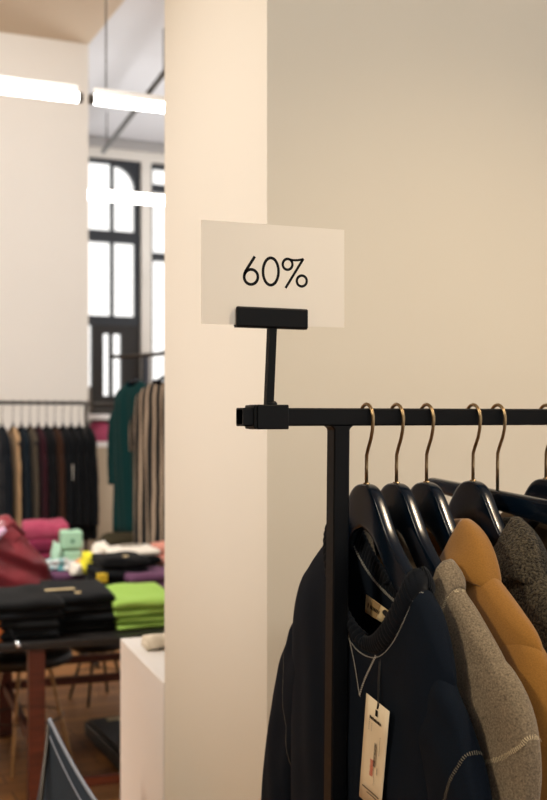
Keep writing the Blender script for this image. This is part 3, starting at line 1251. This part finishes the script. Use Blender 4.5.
# lime stack
p = on_z(137, 631, TZ)
stack('folded_jersey', 'top', (p.x + 0.055, p.y + 0.16, TZ), TROT, 0.27, 0.30, [0.026, 0.028, 0.034, 0.042], M_LIME,
      ['lime green folded top, %s the bright green stack' % k for k in ('lowest of', 'second from the bottom in', 'third from the bottom in', 'uppermost of')], 'lime green folded tops', 11, wedge=0.03)
# black stacks at the table edge
p = on_z(80, 634, TZ)
stack('folded_jeans', 'jeans', (p.x + 0.03, p.y + 0.19, TZ), TROT + 0.06, 0.27, 0.36, [0.040, 0.040, 0.040, 0.040], [M_BLKC, M_BLKD, M_BLKC, M_BLKD],
      ['black folded jeans in the dark stack beside the lime tops, %s' % k for k in ('lowest layer', 'second layer up', 'third layer up', 'uppermost layer')], 'black folded jeans beside the lime stack', 21, wedge=0.02)
p = on_z(24, 642, TZ)
stack('folded_jeans', 'jeans', (p.x + 0.03, p.y + 0.19, TZ), TROT - 0.03, 0.29, 0.34, [0.038, 0.042, 0.038, 0.042], [M_BLKD, M_BLKC, M_BLKD, M_BLKC],
      ['black folded jeans above the front mahogany table leg, %s' % k for k in ('lowest layer', 'second layer up', 'third layer up', 'uppermost layer')], 'black folded jeans above the table leg', 31, wedge=0.02)
p = on_z(-42, 645, TZ)
stack('folded_jeans', 'jeans', (p.x + 0.03, p.y + 0.25, TZ), TROT - 0.03, 0.27, 0.34, [0.05, 0.055], [M_BLKD, M_BLKC],
      ['black folded jeans at the left table end, %s' % k for k in ('lower one', 'upper one')], 'black folded jeans at the table end', 36)


def pile_mesh(w, d, h, seed, amp=0.25, sub=4, fl=0.0):
    """crumpled soft thing resting on a flat base"""
    bm = bmesh.new()
    bmesh.ops.create_icosphere(bm, subdivisions=sub, radius=1)
    vs, fs = [], []
    bm.verts.index_update()
    for v in bm.verts:
        c = v.co
        k = 1 + amp * (noise.noise(c * 1.6 + Vector((seed, 0, 0))) + 0.5 * noise.noise(c * 4.1 + Vector((0, seed, 0))) + 0.35 * abs(noise.noise(c * 7 + Vector((0, 0, seed)))))
        z = c.z * k
        z = max(-0.5, z)
        x, y = (math.copysign(abs(c[i]) ** 0.8, c[i]) * k for i in (0, 1))
        vs.append((x * w / 2, y * d / 2, (z + 0.5) / 1.5 * h))
    fs = [tuple(v.index for v in f.verts) for f in bm.faces]
    bm.free()
    return MB().add(vs, fs)


def pile(name, label, cat, loc, rz, w, d, h, mat, seed, amp=0.25, group=None, parent=None):
    o = pile_mesh(w, d, h, seed, amp).build(name, mat, parent, True)
    o.location = loc
    o.rotation_euler = (0, 0, rz)
    if label:
        tag(o, label, cat, group)
    return o


# burgundy holdall behind the black jeans
M_BURG = plain('burgundy_leather', '#7a2830', 0.36)
p = on_z(14, 597, TZ)
bag = thing('holdall', 'slouching burgundy leather bag behind the black jeans', 'bag', (p.x - 0.035, p.y - 0.02, TZ), TROT)
b = pile_mesh(0.40, 0.26, 0.40, 3.3, 0.14)
# creases and a slumped, folded-over mouth
for v in b.v:
    v.x = (v.x + 0.1) * (1.0 - 0.65 * max(0, v.z / 0.40 - 0.4)) - 0.1
    v.y += 0.018 * math.sin(v.z * 42 + v.x * 21)
    v.x += 0.02 * math.sin(v.z * 17)
b.build('body', M_BURG, bag, True)
MB().tube([(-0.12, -0.10, 0.27), (-0.06, -0.12, 0.355), (0.01, -0.11, 0.395), (0.07, -0.10, 0.33)], [0.012, 0.015, 0.014, 0.012], 10).build('rolled_edge', M_BURG, bag, True)
lil = MB().tube([(-0.17, -0.14, 0.27), (-0.10, -0.16, 0.315), (-0.03, -0.14, 0.365)], [0.02, 0.024, 0.016], 10).build('lilac_highlight', plain('lilac_sheen', '#c9a3bd', 0.4), bag, True)  # painted highlight: pale lilac roll stands in for the sheen on the leather
MB().tube([(-0.09, -0.13, 0.02), (-0.085, -0.15, 0.14), (-0.08, -0.15, 0.25)], 0.004, 6).build('seam', plain('burgundy_seam', '#a03a48', 0.5), bag, True)

# magenta quilted stack
ZT2 = 0.80
p = on_z(42, 567, ZT2)
stack('folded_jacket', 'jacket', (p.x + 0.05, p.y + 0.12, ZT2), TROT, 0.25, 0.24, [0.075, 0.075, 0.095], [M_DPINK, M_DPINK, M_PINK],
      ['magenta quilted jacket folded at the base of the pink stack', 'magenta quilted jacket folded in the middle of the pink stack', 'brighter pink quilted jacket folded on top of the pink stack'],
      'folded magenta jackets', 41, layers=2)
# mint carton with a dark opening on top, two tiers
M_MINT = plain('mint_card', '#9fc7a9', 0.6)
p = on_z(73, 570, ZT2)
mt = thing('tissue_box', 'mint green box with a dark hole in its top, right of the pink stack', 'box', (p.x, p.y + 0.05, ZT2), TROT)
MB().box(-0.05, 0.05, -0.05, 0.05, 0, 0.105, 0.012).build('body', M_MINT, mt)
MB().box(-0.056, 0.056, -0.056, 0.056, 0.11, 0.21, 0.012).build('lid', M_MINT, mt)
MB().tube([(0, 0, 0.208), (0, 0, 0.2112)], 0.02, 16).build('opening', M_INK, mt)
MB().tube([(0, -0.054, 0.155), (0, -0.058, 0.155)], 0.012, 12).build('front_button', plain('mint_dark', '#5f8a70', 0.5), mt)
pile('sock_bundle', 'pale mint bundled socks between the pink stack and the mint box', 'socks', (p.x - 0.09, p.y + 0.0, ZT2), 0, 0.06, 0.06, 0.15, plain('mint_cloth', '#a8cdb4', 0.8), 6.0)
# yellow and white small knits
p = on_z(91, 574, ZT2)
pile('beanie', 'yellow knit beanie next to the mint box', 'hat', (p.x, p.y + 0.05, ZT2), 0, 0.085, 0.09, 0.115, cloth('yellow_knit', '#d8cf2c', '#e9e04a', 200, 0.6), 2.0)
p = on_z(103, 571, ZT2)
pile('crumpled_cloth', 'small white crumpled cloth above the yellow beanie', 'cloth', (p.x + 0.02, p.y + 0.12, ZT2), 0.3, 0.13, 0.09, 0.135, M_WHT, 8.0)
p = on_z(83, 577, ZT2)
pile('crumpled_cloth', 'small off-white ball of cloth left of the yellow beanie', 'cloth', (p.x - 0.01, p.y + 0.11, ZT2), 0.3, 0.06, 0.07, 0.06, M_WHT, 9.0)
# black box-pile carrying the white shirt
p = on_z(134, 573, ZT2)
zz = stack('folded_jumper', 'jumper', (p.x + 0.02, p.y + 0.13, ZT2), TROT, 0.25, 0.27, [0.04, 0.045], M_BLKC,
           ['black folded jumper on the rear table, lower one below the white shirt', 'black folded jumper on the rear table directly below the white shirt'], 'black jumpers below the white shirt', 51)
o = thing('folded_shirt', 'white folded shirt with grey collar lying on black jumpers', 'shirt', (p.x + 0.02, p.y + 0.13, zz), TROT)
folded_mesh(0.27, 0.24, 0.035, 5).build('body', M_WHT, o, True)
MB().tube([(-0.04, 0.06, 0.036), (0, 0.03, 0.04), (0.05, 0.035, 0.04), (0.08, 0.07, 0.036)], 0.012, 8).build('collar', plain('grey_collar', '#8f867b', 0.8), o, True)
# khaki cap-like heap at the back
p = on_z(104, 556, ZT2)
pile('folded_scarf', 'dark khaki scarf heaped at the back of the rear table', 'scarf', (p.x + 0.12, p.y + 0.04, ZT2), 0.1, 0.36, 0.10, 0.13, M_KHAKI, 12, 0.18)

# patterned scarf heap of teal, white and orange in front of the mint box
p = on_z(58, 591, TZ)
zz = stack('folded_jumper', 'jumper', (p.x + 0.1, p.y + 0.06, TZ), TROT, 0.34, 0.26, [0.055, 0.055], [M_BLKC, M_PURP],
           ['black folded jumper under the plum one beside the burgundy bag', 'plum folded jumper under the teal patterned scarf'], 'jumpers under the scarves', 61)
pile('scarf', 'teal and white patterned scarf crumpled before the mint box', 'scarf', (p.x + 0.02, p.y + 0.07, zz), 0.2, 0.19, 0.15, 0.06, cloth('teal_pattern', '#5f9aa0', '#dcdad8', 22, 0.15), 3.0, 0.35)
pile('scarf', 'orange crumpled scarf lying right of the teal patterned one', 'scarf', (p.x + 0.175, p.y + 0.06, zz), -0.3, 0.17, 0.14, 0.055, cloth('orange_pattern', '#d4824f', '#e3a27c', 30, 0.3), 4.0, 0.35)
pile('sock', 'teal balled sock at the right end of the orange scarf', 'socks', (p.x + 0.295, p.y + 0.03, TZ), 0.1, 0.09, 0.10, 0.12, plain('teal_cloth', '#6fa3ad', 0.8), 5.0, 0.2)
# kraft wrist labels lying on the black jeans
p = on_z(60, 588, 0.88)
o = MB().box(-0.065, 0.065, -0.012, 0.012, 0, 0.004, 0.001).build('waist_label', M_KRAFT)
o.location = (p.x, p.y, 0.872)
tag(o, 'long kraft paper label lying across the black jeans below the scarves', 'label')
p = on_z(78, 590, 0.885)
o = MB().tube([(0, 0, 0), (0, 0, 0.006)], 0.013, 14).build('button_badge', M_KRAFT)
o.location = (p.x, p.y, 0.872)
tag(o, 'small round kraft badge right of the long paper label', 'badge')

# mid black jeans pile with a button, plum and salmon tops at the right
p = on_z(123, 601, TZ)
zz = stack('folded_jeans', 'jeans', (p.x + 0.02, p.y + 0.14, TZ), TROT + 0.1, 0.25, 0.30, [0.05, 0.055, 0.055, 0.055], [M_BLKD, M_BLKC, M_BLKD, M_BLKC],
           ['black folded jeans behind the lime stack, lowest of the pile', 'black folded jeans behind the lime stack, second from below', 'black folded jeans behind the lime stack, third from below', 'black folded jeans behind the lime stack, uppermost with pale button'],
           'black folded jeans behind the lime tops', 71)
o = MB().tube([(0, 0, 0), (0, 0, 0.005)], 0.016, 14).build('button_badge', M_KRAFT)
o.location = (p.x + 0.03, p.y + 0.06, zz + 0.001)
tag(o, 'small round pale badge on the black jeans behind the lime stack', 'badge')
p = on_z(160, 604, TZ)
zz = stack('folded_jersey', 'top', (p.x + 0.0, p.y + 0.16, TZ), TROT + 0.15, 0.28, 0.28, [0.05, 0.045, 0.05], [M_BLKC, M_PURP, M_PURP],
           ['black folded top under the plum ones by the pillar', 'plum folded top below another plum one by the pillar', 'plum folded top uppermost in the pile by the pillar'], 'plum tops by the pillar', 81)
p = on_y(158, 566, B2.y + 0.08)
stack('folded_jersey', 'top', (p.x + 0.09, B2.y + 0.09, ZT2), TROT, 0.22, 0.17, [0.05, 0.06], [M_SALM, M_SALM],
      ['salmon pink folded top behind the plum pile, lower one', 'salmon pink folded top behind the plum pile, upper one'], 'salmon pink tops', 91)
p = on_z(107, 585, ZT2)
o = MB().box(-0.025, 0.025, -0.018, 0.018, 0, 0.045, 0.004).build('yellow_carton', plain('yellow_card', '#d8b62c', 0.6))
o.location = (p.x + 0.0, p.y + 0.09, ZT2)
tag(o, 'tiny yellow carton between the yellow beanie and black jeans', 'carton')
# orange ball of wool at the left end and a zip hanging over the table edge
p = on_z(1, 642, TZ)
o = pile('wool_ball', 'orange rolled sock at the left end of the front table', 'socks', (p.x - 0.015, p.y + 0.02, TZ), 0, 0.06, 0.06, 0.10, plain('orange_cloth', '#d9793a', 0.8), 1.0, 0.1)
o.location.z = 0.70
q0, q1 = at(10, 629, 4.5), at(19, 647, 4.42)
zp = thing('zip_pull', 'silver zip end hanging over the edge of the front table', 'zip', q0)
MB().tube([Vector((0, 0.04, 0.004)), (0, 0, 0), (q1 - q0) * 0.55], 0.004, 8).build('tape', M_BLKC, zp, True)
MB().tube([(q1 - q0) * 0.55, (q1 - q0)], [0.006, 0.010], 10).build('puller', plain('chrome', '#d8dee6', 0.2, metal=1.0), zp, True)

# ------------------------------------------------------------------ black stools and case on the floor
def stool(label, loc, rz, seat_z, r, legcol):
    t = thing('stool', label, 'stool', loc, rz)
    rings = []
    for (rr, z) in ((0.2, seat_z - 0.07), (0.86, seat_z - 0.065), (1.0, seat_z - 0.045), (1.0, seat_z - 0.02), (0.93, seat_z), (0.3, seat_z - 0.006)):
        rings.append([(r * rr * math.cos(a), r * rr * 0.9 * math.sin(a), z) for a in [2 * PI * k / 28 for k in range(28)]])
    MB().loft(rings).build('seat', plain('black_leather', '#0d0f12', 0.5), t, True)
    for k in range(4):
        a = PI / 4 + k * PI / 2
        c, s = math.cos(a), math.sin(a)
        MB().tube([(r * .5 * c, r * .5 * s, seat_z - 0.07), (r * 1.0 * c, r * 1.0 * s, 0.0)], [0.009, 0.008], 8).build('leg', legcol, t, True)
    rg = [(r * .78 * math.cos(2 * PI * k / 24), r * .78 * math.sin(2 * PI * k / 24), seat_z * 0.42) for k in range(25)]
    MB().tube(rg, 0.004, 6).build('ring_brace', M_STEEL, t, True)
    return t


M_OAK = wood('pale_oak', '#b08a5c', '#cfa877')
p = at(26, 660, 5.15)
stool('black padded stool with slim pale legs tucked beneath the front table', (p.x, p.y, 0), 0.3, 0.53, 0.22, M_OAK)
p = at(98, 655, 6.3)
stool('black padded stool standing further back beneath the rear table', (p.x, p.y, 0), 0.2, 0.36, 0.17, M_BLACK)
p = on_z(84, 718, 0.09)
cs = thing('floor_case', 'flat black case lying on the wood floor below the table', 'case', (p.x, p.y, 0), 0)
MB().box(0, 0.6, -0.86, 0, 0, 0.075, 0.012).build('body', plain('case_black', '#16191b', 0.5), cs)
MB().box(0.02, 0.58, -0.84, -0.02, 0.076, 0.088, 0.004).build('lid', plain('case_black', '#16191b', 0.5), cs)
MB().box(0.10, 0.17, -0.10, -0.05, 0.0885, 0.0895).build('sticker', M_KRAFT, cs)
MB().box(0.0, 0.05, -0.868, -0.862, 0.03, 0.06).build('latch', plain('chrome', '#d8dee6', 0.2, metal=1.0), cs)

# ------------------------------------------------------------------ canvas sling chair near the camera on the left
P1 = at(49.5, 719, 2.8)
P2 = at(152, 862, 2.35)
F1 = at(8, 850, 2.75)
F2 = cam2w(-0.62, 1.98, 0.54)
org = (P1 + P2 + F1 + F2) / 4
org.z = 0
ch = thing('sling_chair', 'blue grey canvas sling chair with pale piped edge, peak by the table leg', 'chair', org)
m = 28


def sling(u, v):
    """u across the back P1->P2, v from back to front"""
    p = P1.lerp(P2, u).lerp(F1.lerp(F2, u), v)
    bu = 4 * u * (1 - u)
    bv = 4 * v * (1 - v)
    p = p.copy()
    p.z -= (0.035 * bu * (1 - v) + 0.2 * bu * v) + 0.13 * bv ** 0.85 + 0.05 * bu * bv
    mid = (P1 + P2 + F1 + F2) / 4
    pull = 0.03 * bu * (1 - bv) + 0.10 * bv * (1 - bu)
    p.x += (mid.x - p.x) * pull
    p.y += (mid.y - p.y) * pull
    p.z += 0.004 * math.sin(u * 40 + v * 9) * v
    return p - org


vs = [sling(i / m, j / m) for i in range(m + 1) for j in range(m + 1)]
fs = [(i * (m + 1) + j, i * (m + 1) + j + 1, (i + 1) * (m + 1) + j + 1, (i + 1) * (m + 1) + j) for i in range(m) for j in range(m)]
o = mesh('sling', vs, fs, cloth('blue_grey_canvas', '#27303a', '#36414d', 500, 0.6), ch)
solid(o, 0.003, 0)
M_PIPE = plain('pale_piping', '#9aa3b4', 0.7)
MB().tube([sling(i / 40, 0.0) for i in range(41)], 0.0045, 8).tube([sling(i / 40, 0.03) for i in range(41)], 0.003, 8).build('piping', M_PIPE, ch, True)
M_PIPE2 = plain('dull_piping', '#5b6470', 0.7)
MB().tube([sling(0, i / 40) for i in range(41)], 0.0035, 8).build('side_piping', M_PIPE2, ch, True)
MB().tube([sling(0.25 * (i / 20), i / 20 * 0.9) + Vector((0, 0, 0.002)) for i in range(21)], 0.003, 6).build('gusset_seam', M_PIPE2, ch, True)
for (a, c_) in ((P1, F2), (P2, F1), (F1, P2), (F2, P1)):
    top = a - org - Vector((0, 0, 0.012))
    foot = (a - org) * 0.25 + (c_ - org) * 0.55
    foot.z = 0.012
    MB().tube([top, top * 0.6 + foot * 0.4 + Vector((0, 0, -0.06)), foot], 0.006, 8).build('leg', M_STEEL, ch, True)

# ------------------------------------------------------------------ rear garment rack along the pier
YB = 7.27
xr1 = on_y(86, 402, YB).x
ZB = on_y(60, 403, YB).z
rk = thing('clothing_rack', 'slim dark clothes rack in front of the pale pier', 'clothes rack', (xr1, YB, 0))
MB().tube([(-2.2, 0, ZB), (0.0, 0, ZB)], 0.013, 10).build('rail', M_STEEL, rk, True)
for x in (0.0, -2.2):
    MB().tube([(x, 0, 0.02), (x, 0, ZB)], 0.013, 10).build('post', M_STEEL, rk, True)
    MB().box(x - 0.015, x + 0.015, -0.3, 0.3, 0, 0.03, 0.003).build('foot', M_STEEL, rk)

RSH = [(0, -0.12), (0.03, -0.14), (0.08, -0.168), (0.15, -0.205), (0.19, -0.235), (0.215, -0.265), (0.235, -0.30)]
RSL = [(0.16, -0.32), (0.19, -0.40), (0.21, -0.52), (0.225, -0.66), (0.232, -0.80)]


def rear_hanger(loc, label, mat=None):
    t = thing('clothes_hanger', label, 'hanger', loc, -PI / 2, None)
    hp = [(0, 0, -0.13), (0, 0, -0.05), (0.016, 0, -0.025)] + [(0.0185 * math.cos(a), 0, 0.0 + 0.0185 * math.sin(a)) for a in [math.radians(k * 22.5 - 20) for k in range(10)]]
    MB().tube(hp, 0.0022, 6).build('hook', M_STEEL, t, True)
    rings = []
    for i in range(15):
        s = -0.2 + 0.4 * i / 14
        z = lerp(RSH, abs(s)) - 0.02
        rings.append([(s, 0.008 * math.cos(a), z + 0.014 * math.sin(a)) for a in [2 * PI * k / 8 for k in range(8)]])
    MB().loft(rings).build('shoulders', M_LACQ, t, True)
    return t


rear = [
    (2, 'coat', '#080c12', '#0e141b', 0.9, 'dark navy padded coat at the left end of the rear rack', 0.032, 'coat'),
    (13, 'coat', '#a98763', '#b8966f', 0.85, 'tan coat showing as a pale strip on the rear rack', 0.002, 'coat'),
    (20, 'jacket', '#09131a', '#101c25', 0.95, 'dark blue-green jacket right of the tan coat', 0.012, 'jacket'),
    (27, 'jacket', '#443b30', '#52483b', 0.9, 'taupe jacket between dark jacket and burgundy shirt', 0.008, 'jacket'),
    (36, 'shirt', '#250a12', '#331019', 0.9, 'burgundy shirt on the rear rack', 0.016, 'shirt'),
    (45, 'shirt', '#050507', '#0b0b0e', 0.9, 'black shirt between the burgundy and brown ones', 0.014, 'shirt'),
    (53, 'shirt', '#2a170d', '#3b2315', 0.9, 'dark brown shirt on the rear rack', 0.018, 'shirt'),
    (63, 'shirt', '#040609', '#080b10', 0.88, 'black shirt right of the brown one', 0.014, 'shirt'),
    (70, 'jacket', '#040507', '#080a0e', 0.88, 'black jacket with a pale paper tag near the rack end', 0.014, 'jacket'),
    (77, 'jacket', '#030406', '#07090d', 0.9, 'black jacket second from the right end of the rear rack', 0.016, 'jacket'),
    (84, 'jacket', '#030406', '#07090d', 0.9, 'black jacket at the right end of the rear rack', 0.016, 'jacket'),
]
for i, (u, nm, c1_, c2_, L, lbl, tk, cat) in enumerate(rear):
    x = on_y(u, 420, YB).x
    if i:
        x = max(x, lastx + 0.055)
    lastx = x
    rear_hanger((x, YB, ZB), 'dark hanger on the rear rack inside the ' + lbl.split(' on the rear')[0].split(' at the')[0].split(' showing')[0].split(' right of')[0].split(' between')[0].split(' second')[0].split(' near')[0] + ('' if i not in (5, 7, 8, 9, 10) else {5: ' by the burgundy one', 7: ' after the brown one', 8: '', 9: ' second from the end', 10: ' at the rack end'}[i]))
    mt_ = cloth('rear_cloth_%d' % i, c1_, c2_, 200, 0.6)
    g = Garment(nm, lbl, cat, (x, YB, ZB), mt_, RSH, sc=0, a=0.06, fdrop=0.05, bdrop=0.02, W=0.21 if i not in (1, 3) else 0.20, L=L, tf=tk, tb=tk * 0.6,
                sleeve=RSL, slr=0.05, slt=0.008 + tk * 0.75, seed=i + 0.5, ncol=20, nrow=16, group='garments on the rear rack', sub=0, fold=0.004)
    if i == 8:
        MB().box(0.20, 0.255, -0.050, -0.048, -0.50, -0.40).build('paper_tag', M_CARD, g.root)

# ------------------------------------------------------------------ dresses by the window
YD = 6.585
xd = on_y(131, 357, YD).x
ZD = on_y(150, 357, YD).z
dr = thing('clothing_rack', 'tall slim clothes rack by the window holding two dresses', 'clothes rack', (xd, YD, 0))
MB().tube([(-0.12, 0.06, ZD), (0.0, 0.0, ZD), (on_y(163, 380, YD - 0.38).x - xd, -0.38, ZD), (1.5, -0.53, ZD)], 0.012, 10).build('rail', M_STEEL, dr, True)
for x in (1.5, 1.0):
    yq = -0.53 if x > 1.2 else -0.455
    MB().tube([(x, yq, 0.02), (x, yq, ZD)], 0.013, 10).build('post', M_STEEL, dr, True)
    MB().box(x - 0.015, x + 0.015, yq - 0.25, yq + 0.25, 0, 0.03, 0.003).build('foot', M_STEEL, dr)
DSH = [(0, -0.10), (0.03, -0.13), (0.08, -0.165), (0.14, -0.20), (0.18, -0.23), (0.21, -0.27), (0.235, -0.31)]
DSL = [(0.15, -0.32), (0.18, -0.42), (0.195, -0.55), (0.2, -0.68), (0.2, -0.80)]


def dress(u, label, mat, L, sl, seed, flare, W=0.2):
    yd = YD if seed == 3 else YD - 0.38
    x = on_y(u, 380, yd).x
    t = rear_hanger((x, yd, ZD), 'dark hanger on the tall window rack inside the ' + ('green' if seed == 3 else 'striped') + ' dress')
    g = Garment('dress', label, 'dress', (x, yd, ZD), mat, DSH, sc=0, a=0.055, fdrop=0.04, bdrop=0.015, W=W, L=L, tf=0.04, tb=0.03, sleeve=sl, slr=0.055, slt=0.03,
                seed=seed, ncol=32, nrow=24, sub=0, fold=0.014, flare=flare, group='dresses by the window', rz=-PI / 2 + (0.45 if seed == 3 else 0.6))
    t.rotation_euler.z = -PI / 2 + (0.45 if seed == 3 else 0.6)
    return g


M_GREEN = cloth('emerald_crepe', '#042b2b', '#073736', 200, 0.6)
dress(135, 'emerald green long-sleeved dress hanging by the window', M_GREEN, 1.10, DSL, 3, 0.0, 0.17)
M_STRIPE = stripes('striped_cloth', '#0a0908', '#b29c84', 19)
dress(163, 'black and beige striped dress hanging next to the green dress', M_STRIPE, 1.16, [(0.15, -0.32), (0.19, -0.42), (0.205, -0.5), (0.205, -0.58)], 6, 0.0)

# low cabinet with a white display case holding a pink bag, beyond the dresses
p = on_y(112, 447, 8.79)
pz = p.z
cb = thing('cabinet', 'beige cabinet beneath the white display case beyond the green dress', 'cabinet', (p.x, 8.79, 0))
MB().box(-0.42, 0.55, 0, 0.45, 0, pz, 0.006).build('body', paint('cabinet_paint', '#b5a58e'), cb)
dc = thing('display_case', 'white open display case on the beige cabinet', 'case', (p.x, 8.79, pz))
b = MB()
b.box(-0.28, 0.3, 0.02, 0.38, 0.0, 0.045, 0.004).box(-0.28, 0.3, 0.02, 0.38, 0.225, 0.27, 0.004).box(-0.28, -0.245, 0.02, 0.38, 0.045, 0.225).box(0.265, 0.3, 0.02, 0.38, 0.045, 0.225)
b.build('shell', plain('case_white', '#f1eeee', 0.4), dc)
o = pile('clutch_bag', 'pink clutch bag inside the white display case', 'bag', (p.x - 0.06, 8.79 + 0.15, pz + 0.045), 0, 0.22, 0.14, 0.165, plain('pink_bag', '#b5476b', 0.6), 4.4, 0.08)
# thin dark stand rails beyond the dresses
ts = thing('rail_stand', 'low dark empty rail stand between the pier and the green dress', 'stand', on_y(100, 405, 8.3) * 1.0)
ts.location.z = 0
zr_ = on_y(100, 404, 8.3).z
MB().tube([(-0.25, 0, zr_), (0.5, 0, zr_)], 0.012, 8).tube([(-0.25, 0, zr_ - 0.05), (0.5, 0, zr_ - 0.05)], 0.008, 8).build('rail', M_STEEL, ts, True)
for x in (-0.25, 0.5):
    MB().tube([(x, 0, 0.0), (x, 0, zr_)], 0.012, 8).build('post', M_STEEL, ts, True)

# ------------------------------------------------------------------ light
w = bpy.data.worlds.new('sky')
SC.world = w
w.use_nodes = True
bg = w.node_tree.nodes['Background']
bg.inputs['Color'].default_value = (1.0, 0.985, 0.96, 1)
bg.inputs['Strength'].default_value = 1.5


def spot(name, loc, target, watts, col, size=60, blend=0.6, radius=0.06):
    l = bpy.data.lights.new(name, 'SPOT')
    l.energy = watts
    l.color = col
    l.spot_size = math.radians(size)
    l.spot_blend = blend
    l.shadow_soft_size = radius
    o = bpy.data.objects.new(name, l)
    COL.objects.link(o)
    o.location = loc
    o.rotation_euler = (Vector(target) - Vector(loc)).to_track_quat('-Z', 'Y').to_euler()
    return o


WARM = (1.0, 0.78, 0.54)
spot('unseen_spot', (2.3, 0.2, 3.9), (1.15, 1.5, 1.1), 190, WARM, 50, 0.7, 0.05)
spot('unseen_spot', (-2.8, 2.0, 3.6), (0.87, 2.3, 1.95), 500, (1.0, 0.95, 0.95), 30, 1.0, 0.25)  # added lamp, neutral light standing in for daylight on the pillar's end face
spot('unseen_spot', (-2.9, 1.2, 3.9), (0.87, 2.3, 1.2), 300, (1.0, 0.84, 0.62), 75, 0.9, 0.25)  # added warm wash to brighten the pillar's end face, no known fixture
spot('unseen_spot', (0.6, -1.8, 4.2), (1.5, 2.0, 2.9), 235, (1.0, 0.96, 0.89), 85, 1.0, 0.3)  # added behind the camera to light the wall behind the rack
spot('unseen_spot', (0.3, 3.2, 4.2), (0.8, 7.8, 2.4), 850, (1.0, 0.98, 0.96), 80, 0.9, 0.4)  # added out of view to brighten the far pier
spot('unseen_spot', (-0.6, 4.6, 4.2), (-0.3, 5.2, 0.0), 850, (1.0, 0.94, 0.86), 100, 0.9, 0.4)  # added out of view to lift the floor and the table piles
spot('unseen_spot', (3.9, 9.6, 1.6), (3.4, 9.6, 4.6), 260, (0.95, 0.97, 1.0), 150, 1.0, 0.8)  # added uplight hidden behind the pillar, brightens the far ceiling from below

# ------------------------------------------------------------------ camera
cd = bpy.data.cameras.new('camera')
cam = bpy.data.objects.new('camera', cd)
COL.objects.link(cam)
cam.location = (0, 0, H)
cam.rotation_euler = (PI / 2, 0, -YAW)
cd.sensor_fit = 'VERTICAL'
cd.sensor_height = 36
cd.sensor_width = 36 * 547 / 800
cd.lens = F / 800 * 36
cd.shift_y = (CY - 400) / 800.0
cd.clip_start = 0.05
cd.dof.use_dof = True
cd.dof.focus_distance = 1.5
cd.dof.aperture_fstop = 5.6
SC.camera = cam

SC.view_settings.view_transform = 'Standard'
SC.view_settings.look = 'None'
SC.view_settings.exposure = 0.0
SC.view_settings.gamma = 1.0
SC.view_settings.use_curve_mapping = False
SC.cycles.use_denoising = True
SC.cycles.max_bounces = 8
